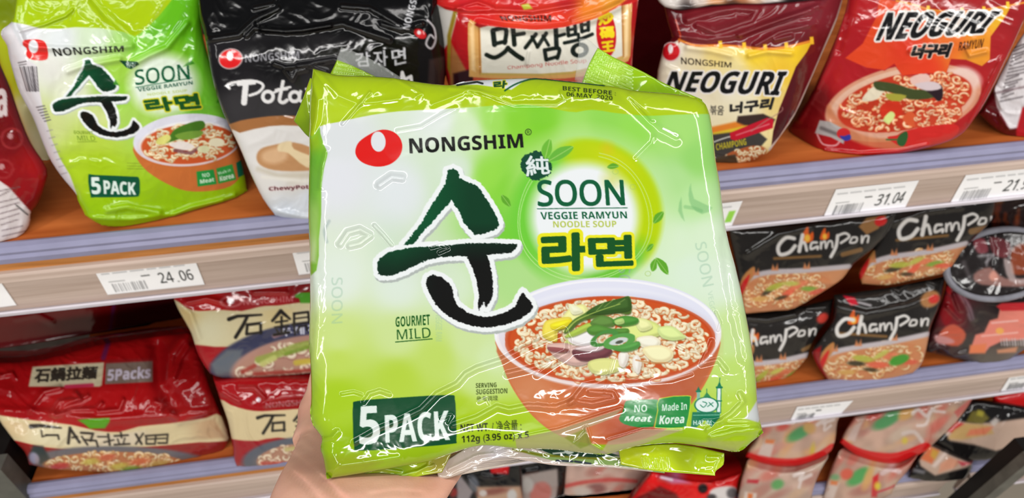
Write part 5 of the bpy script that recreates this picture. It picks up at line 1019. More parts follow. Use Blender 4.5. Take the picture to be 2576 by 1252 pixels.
def hero():
    A = Art(730, 140, 1930, 1215, 1, (166, 198, 20))
    LIME = (172, 202, 18)
    G = [(850, 350, (223, 228, 231)), (850, 450, (228, 231, 238)), (1000, 480, (226, 233, 236)), (1100, 305, (226, 235, 230)), (1180, 325, (214, 236, 198)), (1240, 300, (160, 222, 92)), (1300, 300, (136, 212, 50)), (1360, 300, (128, 208, 46)), (1230, 440, (150, 220, 74)), (1285, 470, (118, 206, 36)), (1290, 560, (112, 204, 50)), (1150, 430, (216, 232, 216)),
         (850, 700, (226, 238, 226)), (1000, 720, (222, 236, 222)), (1130, 720, (214, 234, 204)), (1290, 700, (176, 222, 140)), (1000, 850, (206, 228, 152)), (1100, 900, (192, 220, 102)), (850, 860, (206, 228, 140)), (850, 900, (192, 220, 92)), (850, 1000, (170, 208, 34)), (1000, 950, (182, 214, 66)), (1200, 950, (200, 226, 140)), (1180, 860, (206, 228, 160)), (1230, 900, (210, 232, 176)), (1150, 1040, (170, 205, 26)), (1050, 1160, (150, 188, 8)), (900, 1150, (150, 190, 8)), (1260, 1080, (168, 204, 20)),
         (1700, 340, (168, 224, 118)), (1750, 400, (150, 214, 108)), (1700, 450, (176, 224, 146)), (1750, 500, (186, 230, 160)), (1780, 600, (216, 238, 206)), (1740, 680, (218, 238, 216)), (1800, 700, (221, 238, 216)), (1840, 850, (200, 228, 150)), (1850, 950, (190, 222, 112)), (1860, 1020, (184, 215, 76)), (1850, 1100, (166, 200, 16)), (1600, 310, (150, 220, 84)), (1520, 310, (146, 216, 84)), (1450, 320, (160, 222, 100)), (1700, 620, (216, 238, 206)), (1690, 1090, (160, 196, 20)), (1500, 1110, (150, 186, 20))]
    A.idw(G, 3.6)
    # round glow
    sl, X, Y = A.full(); cx, cy = 1470, 545; r = np.hypot(X - cx, Y - cy); an = np.degrees(np.arctan2(Y - cy, X - cx))
    def band(r0, r1, soft, a0, a1, asoft, col, al):
        c = np.clip((r - r0) / soft, 0, 1) * np.clip((r1 - r) / soft, 0, 1)
        aa = (an - a0) % 360; w = (a1 - a0) % 360 or 360
        c = c * np.clip(aa / asoft, 0, 1) * np.clip((w - aa) / asoft, 0, 1) * (aa < w)
        A.mix(sl, c * al, col)
    band(140, 246, 60, -200, 60, 60, (206, 236, 178), .55)
    band(120, 200, 34, 95, 275, 50, (112, 206, 60), .95)
    band(116, 206, 26, -118, 48, 22, (184, 212, 4), 1); band(130, 198, 16, -112, 40, 22, (184, 212, 4), 1)
    band(140, 190, 14, -96, -30, 30, (200, 214, 16), .8)
    band(126, 196, 24, 14, 104, 24, (110, 196, 60), 1)
    A.mix(sl, np.clip((152 - r) / 34, 0, 1), (238, 243, 246))
    A.mix(sl, np.clip(1 - np.hypot(X - 1540, Y - 450) / 40, 0, 1) * .5, (196, 206, 30))
    A.mix(sl, np.clip(1 - np.hypot(X - 1528, Y - 372) / 26, 0, 1) * .45, (226, 186, 40))
    # vine lines
    for dr, ph in ((0, 0), (7, .5)):
        vp = [(cx + (162 + dr + 5 * math.sin(t * 3 + ph)) * math.cos(t), cy + (160 + dr + 5 * math.cos(t * 2 + ph)) * math.sin(t)) for t in np.linspace(-1.35, 4.0, 60)]
        A.line(vp, 1.7, (206, 238, 170), .8, .8)
    for x, y in ((1548, 432), (1592, 470), (1630, 688)): A.ell(x, y, 7, 6, (170, 200, 110), 0, .7, .8, ring=.7)
    for p in ([(1557, 418), (1542, 410), (1527, 420), (1540, 425)], [(1644, 562), (1648, 540), (1669, 532), (1664, 552)], [(1626, 632), (1632, 616), (1644, 614), (1638, 628)], [(1284, 520), (1264, 508), (1262, 490), (1280, 500)], [(1650, 648), (1676, 662), (1681, 690), (1662, 678)], [(1650, 650), (1652, 674), (1640, 682), (1636, 664)]): leaf(A, p, (96, 168, 44), (160, 206, 110))
    # lime top border, hidden back print peeping over the top edge
    A.poly(smooth([(720, 130), (1320, 130), (1940, 130), (1940, 290), (1790, 286), (1700, 288), (1640, 291), (1600, 289), (1540, 283), (1490, 275), (1450, 282), (1410, 277), (1360, 267), (1300, 263), (1175, 270), (1090, 275), (1000, 280), (935, 289), (880, 300), (850, 307), (803, 318), (785, 346), (740, 340)], 2), (176, 205, 16), 1)
    A.idw([(800, 220, (170, 200, 14)), (850, 280, (184, 212, 30)), (1000, 240, (176, 204, 14)), (1200, 250, (176, 206, 18)), (1450, 250, (168, 198, 18)), (1650, 250, (178, 208, 30)), (1750, 270, (180, 208, 26))], 2.5, [(720, 130), (1940, 130), (1940, 282), (1640, 286), (1540, 278), (1400, 270), (1300, 257), (1090, 268), (935, 282), (850, 300), (790, 316), (740, 330)], 4)
    A.poly([(1136, 214), (1165, 203), (1240, 200), (1345, 196), (1318, 204), (1286, 226), (1266, 222), (1200, 213)], (228, 232, 236), 1); A.text('라', [(1242, 206), (1276, 203), (1272, 221), (1244, 222)], (20, 80, 36), .05, out=[(.08, (226, 222, 40))]); A.line([(1150, 214), (1200, 206), (1214, 210)], 5, (30, 40, 36))
    A.line(smooth([(1270, 228), (1292, 214), (1320, 203), (1350, 198), (1420, 204), (1520, 215)], 3, False), 4, (14, 84, 50), .8)
    # side strip left
    A.poly(smooth([(740, 340), (785, 344), (803, 318), (806, 336), (815, 365), (824, 385), (818, 410), (812, 440), (808, 480), (808, 540), (802, 600), (796, 680), (740, 680)], 2), (136, 196, 62), 1.2)
    A.idw([(780, 360, (160, 200, 30)), (795, 400, (110, 184, 50)), (790, 460, (120, 188, 60)), (785, 560, (160, 206, 100)), (785, 640, (196, 222, 150))], 2.5, [(740, 340), (785, 348), (800, 330), (810, 365), (817, 385), (812, 410), (804, 480), (803, 540), (795, 660), (740, 660)], 6)
    # ghosts of the packets inside
    gh = (150, 190, 165)
    A.text('SOON', [(862, 697), (862, 812), (834, 814), (834, 698)], gh, .01, 0, .38); A.text('VEGGIE RAM', [(1112, 790), (1112, 858), (1096, 858), (1096, 790)], gh, .01, 0, .35); A.text('SOON', [(1586, 670), (1586, 770), (1556, 770), (1556, 670)], (150, 160, 190), .01, 0, .4)
    A.text('SOON', [(1776, 606), (1796, 716), (1768, 722), (1748, 612)], gh, .01, 0, .4); A.text('VEGGIE', [(1792, 730), (1803, 800), (1790, 804), (1780, 734)], gh, .01, 0, .4)
    for p in (smooth([(1738, 462), (1746, 500), (1792, 522), (1766, 538), (1740, 520), (1732, 490)], 2), smooth([(1714, 496), (1706, 530), (1722, 556), (1716, 530)], 2)): A.poly(p, (110, 176, 110), 2, 0, .45)
    A.line([(1724, 520), (1748, 524), (1764, 530)], 9, (110, 176, 110), 2, .4); A.line(smooth([(828, 556), (816, 580), (822, 608)], 3, False), 8, (170, 186, 186), 2, .6)
    A.ell(1080, 640, 60, 60, (206, 216, 206), 0, 40, .3); A.ell(980, 620, 40, 60, (196, 220, 204), 0, 30, .3)
    # maker's mark and name
    A.poly(smooth([(894, 379), (904, 356), (935, 335), (962, 326), (988, 331), (1006, 347), (1012, 370), (1004, 394), (981, 413), (950, 419), (919, 412), (900, 398)], 4), (226, 24, 20), .7); A.ell(951.6, 356, 18.5, 25.5, (226, 230, 234), -4, .7)
    A.text('NONGSHIM', [(1029, 348), (1314, 336), (1317, 371), (1031, 386)], (16, 17, 14), .04)
    A.ell(1329, 332, 7.4, 7.4, (30, 40, 20), 0, .6, 1, ring=.8); A.text('R', [(1325.5, 328), (1332.5, 328), (1332.5, 336.5), (1325.5, 336.5)], (30, 40, 20), .01)
    # bowl of noodles
    A.poly(smooth([(1247, 850), (1256, 890), (1276, 950), (1304, 1000), (1340, 1046), (1390, 1086), (1450, 1110), (1540, 1118), (1620, 1104), (1690, 1070), (1744, 1010), (1782, 950), (1806, 890), (1811, 850), (1780, 820), (1500, 790), (1290, 820)], 3), (206, 116, 66), 1)
    A.idw([(1290, 920, (200, 120, 76)), (1330, 980, (208, 132, 86)), (1400, 1050, (216, 126, 72)), (1480, 1000, (200, 104, 62)), (1540, 1040, (190, 88, 48)), (1580, 1090, (170, 70, 34)), (1680, 1000, (188, 92, 54)), (1770, 940, (190, 104, 66)), (1700, 960, (184, 92, 56)), (1450, 1090, (206, 122, 66))], 2.8,
          smooth([(1250, 870), (1262, 910), (1280, 950), (1308, 998), (1344, 1042), (1392, 1082), (1450, 1106), (1540, 1113), (1620, 1099), (1686, 1066), (1740, 1006), (1778, 946), (1802, 890), (1806, 860), (1760, 830), (1500, 800), (1300, 830)], 3), 2)
    A.ell(1529, 836, 285, 138, (226, 228, 244), 0, 1); A.ell(1532, 850, 274, 127, (232, 234, 246), 0, 3); A.ell(1540, 842, 262, 108, (212, 214, 236), 0, 6, .7); A.ell(1529, 838, 280, 133, (244, 244, 250), 0, .8, 1, ring=2.5)
    soup(A, 1535, 855, 259, 108, 0, 71, 460, (206, 84, 34), (240, 226, 188), (196, 108, 52), .05)
    A.ell(1535, 855, 259, 108, (196, 74, 30), 0, .9, .8, ring=3)
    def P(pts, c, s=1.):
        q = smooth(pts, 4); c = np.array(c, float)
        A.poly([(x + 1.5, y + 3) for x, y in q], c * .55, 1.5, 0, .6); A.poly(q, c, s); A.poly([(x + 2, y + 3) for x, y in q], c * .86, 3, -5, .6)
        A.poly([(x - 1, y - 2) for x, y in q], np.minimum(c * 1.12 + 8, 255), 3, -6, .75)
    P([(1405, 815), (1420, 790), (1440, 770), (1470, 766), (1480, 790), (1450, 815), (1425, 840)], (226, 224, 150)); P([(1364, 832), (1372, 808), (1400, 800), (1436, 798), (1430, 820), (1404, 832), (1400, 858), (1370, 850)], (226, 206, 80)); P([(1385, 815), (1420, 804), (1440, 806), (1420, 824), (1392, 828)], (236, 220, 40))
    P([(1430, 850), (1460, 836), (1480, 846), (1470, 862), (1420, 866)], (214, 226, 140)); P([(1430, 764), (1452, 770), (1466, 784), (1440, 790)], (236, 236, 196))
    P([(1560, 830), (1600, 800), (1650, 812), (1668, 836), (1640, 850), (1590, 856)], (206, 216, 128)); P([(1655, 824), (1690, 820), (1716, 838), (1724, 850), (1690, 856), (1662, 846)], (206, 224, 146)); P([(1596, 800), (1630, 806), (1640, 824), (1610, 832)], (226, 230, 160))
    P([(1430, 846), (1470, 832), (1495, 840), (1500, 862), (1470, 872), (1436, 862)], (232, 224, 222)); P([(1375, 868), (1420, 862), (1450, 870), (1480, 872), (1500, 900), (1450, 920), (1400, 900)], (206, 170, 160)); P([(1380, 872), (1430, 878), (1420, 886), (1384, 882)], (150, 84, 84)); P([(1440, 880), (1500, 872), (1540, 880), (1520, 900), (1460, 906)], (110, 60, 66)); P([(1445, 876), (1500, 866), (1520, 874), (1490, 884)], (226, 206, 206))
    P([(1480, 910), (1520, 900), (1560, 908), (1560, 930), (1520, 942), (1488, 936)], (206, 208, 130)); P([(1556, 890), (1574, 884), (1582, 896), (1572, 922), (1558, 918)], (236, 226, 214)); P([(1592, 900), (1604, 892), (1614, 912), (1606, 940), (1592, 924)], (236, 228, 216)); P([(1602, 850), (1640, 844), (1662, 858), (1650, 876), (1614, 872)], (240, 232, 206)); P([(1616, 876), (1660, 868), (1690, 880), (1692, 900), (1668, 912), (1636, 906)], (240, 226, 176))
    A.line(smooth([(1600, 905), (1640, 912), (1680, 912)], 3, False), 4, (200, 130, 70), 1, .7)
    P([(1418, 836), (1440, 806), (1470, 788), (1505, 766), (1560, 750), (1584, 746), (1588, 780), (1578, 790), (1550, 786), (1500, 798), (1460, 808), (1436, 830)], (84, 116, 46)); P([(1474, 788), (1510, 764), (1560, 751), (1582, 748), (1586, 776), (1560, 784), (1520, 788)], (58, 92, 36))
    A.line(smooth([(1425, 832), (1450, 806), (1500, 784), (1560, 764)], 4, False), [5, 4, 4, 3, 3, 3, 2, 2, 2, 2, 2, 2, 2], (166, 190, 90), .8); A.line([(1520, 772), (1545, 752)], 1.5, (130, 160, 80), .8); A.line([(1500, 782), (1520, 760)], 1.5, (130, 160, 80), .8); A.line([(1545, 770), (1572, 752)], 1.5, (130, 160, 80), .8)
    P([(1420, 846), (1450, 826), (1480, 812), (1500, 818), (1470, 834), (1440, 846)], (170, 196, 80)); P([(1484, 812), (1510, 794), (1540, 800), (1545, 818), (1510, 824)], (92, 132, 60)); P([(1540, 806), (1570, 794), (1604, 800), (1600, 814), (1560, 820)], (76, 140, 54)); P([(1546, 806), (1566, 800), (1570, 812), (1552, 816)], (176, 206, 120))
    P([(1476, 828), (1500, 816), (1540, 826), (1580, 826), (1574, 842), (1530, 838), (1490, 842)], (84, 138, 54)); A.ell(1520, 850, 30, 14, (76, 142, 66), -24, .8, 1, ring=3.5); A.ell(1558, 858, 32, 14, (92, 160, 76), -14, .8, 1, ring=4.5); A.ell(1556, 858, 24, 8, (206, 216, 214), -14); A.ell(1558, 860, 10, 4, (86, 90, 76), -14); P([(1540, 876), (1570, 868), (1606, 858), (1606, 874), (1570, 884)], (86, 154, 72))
    # the brush sign and the name
    brush_sign(A, lambda x, y: (x, y), 1.)
    A.poly(smooth([(1310, 415), (1316, 396), (1334, 384), (1352, 380), (1372, 392), (1386, 412), (1388, 428), (1378, 444), (1352, 452), (1330, 446), (1316, 432)], 3), (16, 72, 50), .8, 0, 1, 3)
    A.text('純', [(1322, 391), (1380, 394), (1384, 436), (1324, 444)], (226, 236, 236), .02)
    leaf(A, [(1371, 400), (1362, 380), (1368, 362), (1384, 349), (1389, 370), (1384, 388)], (110, 186, 56)); leaf(A, [(1380, 405), (1388, 386), (1410, 370), (1442, 368), (1432, 386), (1406, 402)], (104, 182, 60))
    D = (12, 92, 56)
    A.text('SOON', [(1351, 453), (1567, 452), (1572, 516), (1354, 519)], D, .018); A.line([(1352, 525), (1578, 522.5)], 2.2, D, .6)
    A.text('VEGGIE RAMYUN', [(1359, 533), (1576, 531.5), (1578, 549), (1361, 552)], D, .035); A.text('NOODLE SOUP', [(1391, 556), (1550, 555), (1551, 571), (1392, 572)], (184, 200, 84), .02)
    for ch, q in (('라', [(1365, 592), (1473, 588), (1474, 676), (1368, 680)]), ('면', [(1482, 596), (1588, 594), (1590, 664), (1486, 668)])):
        A.text(ch, q, (20, 84, 34), .04, out=[(.075, (236, 232, 36))])
    GR = (26, 88, 30)
    A.text('GOURMET', [(995, 797), (1081, 790), (1082, 817), (995, 822)], GR, .025); A.text('MILD', [(998, 829), (1082, 823), (1084, 849), (999, 854)], GR, .005); A.line([(995, 860), (1087, 852)], 2.4, GR, .6)
    T = (56, 72, 20)
    A.text('SERVING', [(1197, 963.5), (1249, 961.5), (1249, 973.5), (1197, 975.5)], T, .025); A.text('SUGGESTION', [(1198, 979), (1276, 976), (1276, 988.5), (1198, 992)], T, .025); A.text('參考調理', [(1198, 996), (1252, 994), (1253, 1007), (1199, 1010)], T, .01)
    A.poly(smooth([(888, 1020), (900, 1008), (1000, 1000), (1128, 993), (1144, 1003), (1147, 1050), (1148, 1106), (1136, 1116), (1020, 1126), (904, 1133), (891, 1122), (888, 1070)], 3), (10, 76, 42), .8)
    A.text('5', [(904, 1022), (952, 1020), (957, 1115), (904, 1119)], (228, 240, 234), .04); A.text('PACK', [(968, 1043), (1128, 1031), (1132, 1107), (970, 1114)], (228, 240, 234), .04)
    A.text('NET WT. / 净含量 :', [(1158, 1064), (1311, 1054), (1312, 1083), (1159, 1088)], (18, 24, 10), .02); A.text('112g (3.95 oz) x 5', [(1161, 1096), (1330, 1084), (1331, 1107), (1162, 1118)], (18, 24, 10), .02)
    A.poly(smooth([(1573, 1011), (1586, 1006), (1647, 1004), (1655, 1010), (1653, 1034), (1645, 1068), (1638, 1073), (1604, 1074), (1570, 1066), (1557, 1053), (1566, 1036), (1570, 1022)], 2), (14, 140, 58), .8); A.text('NO', [(1596, 1018), (1628, 1017), (1628, 1035), (1595.5, 1037)], (226, 240, 228), .025); A.text('Meat', [(1572, 1047), (1641, 1044), (1639, 1061), (1570, 1058)], (226, 240, 228), .05, .2)
    kb = smooth([(1660, 1003), (1729, 996), (1736, 1003), (1734, 1032), (1727, 1066), (1720, 1074), (1656, 1075), (1649, 1068), (1656, 1032)], 2); A.poly(kb, (206, 220, 50), .8, 2); A.poly(kb, (14, 140, 58), .8)
    A.text('Made In', [(1666, 1015), (1728, 1010), (1728, 1030), (1665, 1034)], (226, 240, 228), .04); A.text('Korea', [(1661, 1045), (1723, 1043), (1720, 1064), (1658, 1067)], (226, 240, 228), .05)
    H = (20, 120, 84)
    A.line([(1757, 984), (1757, 1038)], 8, (226, 240, 236)); A.line([(1757, 984), (1757, 1038)], 8, H, .7, .45); A.line([(1809, 974), (1808, 1038)], 10, (226, 240, 236)); A.line([(1804, 974), (1803, 1038)], 2, H); A.line([(1814, 974), (1813, 1038)], 2, H); A.line([(1752, 984), (1762, 984)], 4, H); A.line([(1803, 974), (1816, 974)], 5, H); A.poly([(1804, 972), (1810, 958), (1815, 972)], H); A.poly([(1752, 982), (1757, 972), (1762, 982)], H); A.line([(1810, 960), (1811, 950)], 1.5, H); A.line([(1803, 1008), (1815, 1008)], 3, H)
    A.ell(1777, 1018, 29, 19, (226, 240, 236)); A.ell(1777, 1018, 29, 19, H, 0, .7, 1, ring=1.2); A.poly([(1768, 1000), (1778, 986), (1790, 1000)], H, 1, 0, .8); A.line([(1778, 988), (1778, 978)], 1.5, H)
    A.line(smooth([(1762, 1018), (1770, 1024), (1778, 1014), (1768, 1010)], 3, False), 2, H); A.line([(1780, 1022), (1794, 1012)], 2, H); A.line([(1784, 1012), (1794, 1022)], 2, H)
    A.poly([(1742, 1036), (1812, 1036), (1810, 1052), (1740, 1052)], H, .8); A.line([(1744, 1044), (1810, 1043)], 2, (120, 190, 160), .7); A.poly([(1740, 1052), (1810, 1050), (1790, 1074), (1774, 1056), (1752, 1074), (1738, 1074)], H, .8)
    A.text('HALAL', [(1744, 1057), (1796, 1056), (1788, 1068), (1744, 1069)], (206, 232, 220), .02)
    A.text('BEST BEFORE :', [(1416, 216), (1549, 229), (1549, 240), (1416, 227)], (34, 50, 14), .03); A.text('06.MAY .2020', [(1425, 231), (1541, 241), (1541, 252), (1425, 242)], (34, 50, 14), .03)
    # thin clear film caught over the lower edge
    A.poly([(1296, 1104), (1406, 1080), (1470, 1059), (1566, 1027), (1540, 1052), (1474, 1076), (1486, 1116), (1530, 1142), (1390, 1132), (1300, 1130)], (178, 168, 132), 1, 0, .75); A.poly([(1420, 1100), (1470, 1078), (1490, 1116), (1460, 1128)], (120, 140, 30), 2, 0, .6); A.poly([(1530, 1110), (1620, 1080), (1720, 1080), (1640, 1108), (1560, 1140), (1510, 1140)], (188, 172, 146), 1.5, 0, .75); A.poly([(1680, 1120), (1800, 1108), (1880, 1108), (1840, 1140)], (176, 176, 120), 3, 0, .6)
    A.poly([(814, 1150), (900, 1140), (960, 1160), (900, 1200), (820, 1204)], (150, 160, 36), 10, 0, .6)
    A.poly([(1872, 1052), (1890, 1030), (1908, 1000), (1920, 1040), (1908, 1062)], (214, 218, 218), 2)
    rid = [([(893, 1113), (950, 1080), (1010, 1055), (1060, 1030), (1100, 990), (1150, 965), (1172, 940), (1200, 925), (1262, 905), (1330, 870), (1418, 832)], 7, 7), ([(1418, 832), (1432, 856), (1428, 890), (1350, 940)], 6, 7), ([(1140, 1070), (1200, 1050), (1250, 1022), (1280, 1030), (1330, 1020), (1400, 1025), (1440, 1008), (1490, 1015), (1546, 1002), (1540, 990), (1484, 985)], 7, 7),
           ([(1275, 940), (1350, 922), (1440, 880), (1495, 868)], 6.5, 7), ([(1435, 1015), (1470, 970), (1500, 964), (1530, 950), (1600, 955), (1632, 942)], 7, 7), ([(1520, 985), (1545, 900)], 2.5, 3.5), ([(1800, 785), (1812, 812), (1806, 830)], 4, 4), ([(1790, 858), (1764, 915), (1806, 905), (1826, 930)], 6, 6), ([(1740, 940), (1690, 955), (1640, 960)], 3, 4), ([(930, 232), (890, 280), (862, 312)], 4.5, 4), ([(1000, 330), (1060, 320), (1110, 290), (1146, 272)], 3, 5), ([(856, 614), (876, 585), (905, 577), (932, 592), (905, 612), (880, 618)], 7, 8), ([(942, 567), (964, 590), (986, 616)], 4.5, 5), ([(955, 466), (985, 445), (1012, 448)], 8, 9), ([(1085, 622), (1110, 615), (1128, 625), (1105, 635)], 3.5, 4),
           ([(915, 1010), (930, 990), (955, 982), (980, 990)], 4.5, 5), ([(860, 990), (890, 985), (912, 992)], 3, 4), ([(1110, 1050), (1135, 1044), (1128, 1060)], 4, 4), ([(990, 195), (1060, 235), (1050, 240)], 3, 5), ([(1130, 220), (1200, 228), (1290, 262), (1400, 262), (1420, 250), (1412, 232)], 4, 6), ([(1090, 262), (1180, 225), (1260, 240)], 3, 6), ([(1540, 225), (1600, 270), (1660, 330), (1700, 350)], -7, 14), ([(1585, 240), (1640, 300)], 4, 7), ([(1600, 400), (1640, 360), (1645, 345)], 3, 6), ([(1780, 1080), (1840, 1040), (1870, 1010), (1860, 990)], 6, 7), ([(1790, 1100), (1850, 1085), (1915, 1080)], 8, 9), ([(1770, 1060), (1830, 1060), (1900, 1060)], 4, 6), ([(783, 205), (800, 250), (796, 300), (780, 345)], 7, 9), ([(810, 190), (850, 240), (900, 262), (1000, 250)], 4, 8), ([(822, 380), (812, 420), (806, 470)], 5, 8), ([(1296, 1102), (1406, 1080), (1470, 1058), (1562, 1028)], 5, 5), ([(1474, 1076), (1486, 1116), (1530, 1140)], 5, 5), ([(1530, 1106), (1620, 1080), (1715, 1082)], 4, 5),
           ([(1820, 600), (1830, 700), (1848, 800), (1868, 900)], -5, 12), ([(790, 690), (800, 800), (790, 900)], 4, 10), ([(1205, 1010), (1225, 1000), (1232, 1015)], 2.5, 4), ([(1700, 870), (1720, 880)], 3, 4), ([(1440, 1120), (1470, 1090)], 4, 5), ([(860, 1170), (940, 1160), (1000, 1150)], 4, 7), ([(850, 1085), (836, 1100), (812, 1105)], 6, 7)]
    top = [(787, 172), (816, 180), (850, 189), (912, 191), (988, 196), (1065, 208), (1132, 214), (1165, 205), (1240, 199), (1345, 196), (1420, 203), (1515, 213), (1600, 228), (1690, 236), (1763, 250), (1786, 290)]
    right = [(1786, 290), (1794, 340), (1801, 406), (1811, 463), (1823, 560), (1836, 620), (1850, 670), (1868, 748), (1885, 836), (1896, 906), (1902, 960), (1905, 1010), (1912, 1056), (1920, 1088)]
    bottom = [(822, 1204), (900, 1192), (1009, 1173), (1078, 1160), (1131, 1142), (1210, 1120), (1300, 1128), (1390, 1130), (1480, 1140), (1530, 1142), (1600, 1122), (1700, 1114), (1800, 1128), (1857, 1136), (1890, 1112), (1920, 1088)]
    left = [(787, 172), (783, 210), (779, 270), (778, 345), (778, 400), (777, 460), (776, 560), (779, 640), (780, 760), (777, 866), (781, 911), (783, 1000), (780, 1040), (788, 1070), (800, 1086), (810, 1104), (806, 1127), (813, 1153), (822, 1204)]
    o = film('noodle_multipack', top, right, bottom, left, hero_plane(.385), A, 1.6, R_edge=46, D_edge=34, dome=14, wr=[(1.1, 170, 501), (3.2, 90, 511, EDGE), (1.6, 36, 521, EDGE), (5, 42, 531, CREASE)], ridges=rid, thick=.07, back=nrm(FWD + .1 * UPC), side=(150, 186, 30), mat=HERO, taper=.06, ink=.68,
             bumps=[(1100, 500, 260, 200, 10), (1000, 950, 240, 140, 10), (1520, 880, 260, 130, 14), (1480, 540, 200, 160, 6)])
    tag(o, 'lime green and white five-pack of noodles held up in front of the shelves', 'noodle pack')
    def flap(name, top, right, bottom, left, A, d, n=HN, mat=None, wr=(2, 30, 5), ridges=(), lab=None, R_edge=5, D_edge=2, par=None):
        f = film(name, top, right, bottom, left, hero_plane(d, n), A, 2.2, R_edge=R_edge, D_edge=D_edge, wr=[wr], ridges=ridges, thick=.0012, back=FWD, mat=mat or HERO, parent=par or o, flat=True, taper=0, ink=.72)
        if lab: f['label'] = lab
        return f
    # folded corner, upper left
    B = Art(730, 160, 830, 360, 1, (150, 182, 18)); B.idw([(760, 280, (150, 184, 20)), (775, 320, (124, 156, 16)), (790, 220, (176, 206, 30))])
    flap('folded_corner', [(780, 196), (812, 205)], [(812, 205), (812, 356)], [(739, 304), (752, 318), (778, 346), (812, 356)], [(780, 196), (760, 252), (739, 304)], B, .400, nrm(-FWD + .1 * UPC - .3 * R[:, 0]), ridges=[([(770, 230), (775, 280), (790, 330)], 6, 8)], D_edge=4)
    # crimped end seals at the back
    def crimp(A, p0, p1, n, c):
        for i in range(n):
            t = i / (n - 1); x = p0[0] + (p1[0] - p0[0]) * t; y = p0[1] + (p1[1] - p0[1]) * t
            A.line([(x - 14, y - 14), (x + 14, y + 14)], 1.5, c, .8, .6)
    B = Art(810, 100, 1020, 240, 1, (160, 200, 20)); rd = [([(830 + i * 6, 205), (850 + i * 6, 150)], 2.2, 1.6) for i in range(14)] + [([(826 + k * 6, 196 - k * 9), (900 + k * 6, 206 - k * 9)], 2, 1.6) for k in range(6)]
    sl1 = flap('crimped_seal', [(848, 150), (885, 164), (960, 200)], [(960, 200), (960, 230)], [(812, 225), (960, 230)], [(848, 150), (812, 225)], B, .45, ridges=rd)
    B = Art(840, 100, 1020, 240, 1, (226, 228, 226)); rd = [([(858 + i * 7, 112 + i * 3.6), (848 + i * 7, 160 + i * 3.6)], 2.2, 1.6) for i in range(20)]
    flap('clear_seal_edge', [(858, 118), (925, 144), (1008, 194)], [(1008, 194), (1000, 210)], [(846, 152), (900, 172), (950, 196), (1000, 210)], [(858, 118), (846, 152)], B, .449, mat=M_FILMCLR, ridges=rd, lab='clear crimped seal edge', par=sl1)
    B = Art(1430, 80, 1790, 290, 1, (150, 200, 30)); B.idw([(1540, 190, (176, 220, 60)), (1500, 150, (166, 216, 50)), (1600, 200, (150, 196, 14)), (1680, 235, (140, 186, 14)), (1740, 260, (146, 190, 16)), (1560, 230, (150, 190, 16))])
    rd = [([(1474 + i * 6, 205), (1508 + i * 6, 110)], 2., 1.6) for i in range(12)] + [([(1470, 200 - k * 9), (1590, 250 - k * 9)], 1.8, 1.6) for k in range(11)]
    sl2 = flap('crimped_seal', [(1504, 120), (1540, 142), (1573, 158), (1625, 184), (1675, 211), (1766, 250)], [(1766, 250), (1770, 275)], [(1462, 212), (1520, 235), (1640, 260), (1770, 275)], [(1504, 120), (1482, 160), (1462, 212)], B, .44, ridges=rd)
    B = Art(1430, 80, 1530, 230, 1, (230, 234, 230)); B.poly([(1455, 130), (1466, 128), (1460, 210), (1446, 205)], (196, 220, 130), 3)
    flap('clear_seal_edge', [(1457, 97), (1478, 98), (1504, 120)], [(1504, 120), (1484, 160), (1464, 214)], [(1446, 200), (1464, 214)], [(1457, 97), (1454, 140), (1446, 200)], B, .439, mat=M_FILMCLR, ridges=[([(1450, 110 + i * 8), (1500, 120 + i * 8)], 2.4, 1.8) for i in range(12)], lab='clear crimped seal edge', par=sl2)
    # bottom flaps
    B = Art(800, 1110, 1150, 1250, 1, (140, 170, 14)); B.idw([(850, 1215, (156, 190, 10)), (960, 1180, (140, 150, 50)), (1000, 1200, (126, 160, 14)), (1060, 1185, (170, 196, 20)), (1100, 1170, (160, 150, 60)), (930, 1215, (150, 185, 12))])
    flap('bottom_seal', [(826, 1165), (1000, 1150), (1136, 1140)], [(1136, 1140), (1112, 1188)], [(845, 1233), (893, 1230), (950, 1228), (990, 1220), (1028, 1207), (1056, 1197), (1112, 1188)], [(826, 1165), (838, 1205), (845, 1233)], B, .398, ridges=[([(920, 1190), (960, 1178), (1010, 1186)], 4, 4), ([(870, 1222), (1000, 1200), (1090, 1170)], 5, 5), ([(1040, 1195), (1075, 1170), (1080, 1160)], 4, 4)])
    B = Art(1080, 1090, 1720, 1215, 1, (206, 190, 178))
    B.idw([(1120, 1195, (196, 176, 160)), (1200, 1150, (206, 190, 180)), (1250, 1130, (214, 206, 212)), (1300, 1140, (206, 190, 178))])
    B.poly([(1290, 1124), (1360, 1140), (1420, 1140), (1560, 1150), (1720, 1150), (1720, 1200), (1560, 1176), (1400, 1160), (1330, 1142)], (146, 176, 100), 1.5); B.poly([(1350, 1128), (1400, 1118), (1500, 1128), (1560, 1146), (1470, 1152), (1400, 1146)], (26, 62, 40), 1.2); B.ell(1432, 1134, 12, 8, (206, 216, 206)); B.line([(1392, 1140), (1420, 1138), (1424, 1130)], 4, (206, 216, 206))
    B.line([(1290, 1130), (1360, 1144), (1480, 1152), (1600, 1156)], 5, (126, 128, 20), 1.2); B.line([(1400, 1158), (1440, 1160)], 5, (44, 52, 72), 1); B.line([(1446, 1160), (1486, 1166)], 5, (44, 52, 72), 1); B.line([(1300, 1152), (1380, 1166), (1540, 1172), (1640, 1186)], 5, (214, 196, 186), 1.5)
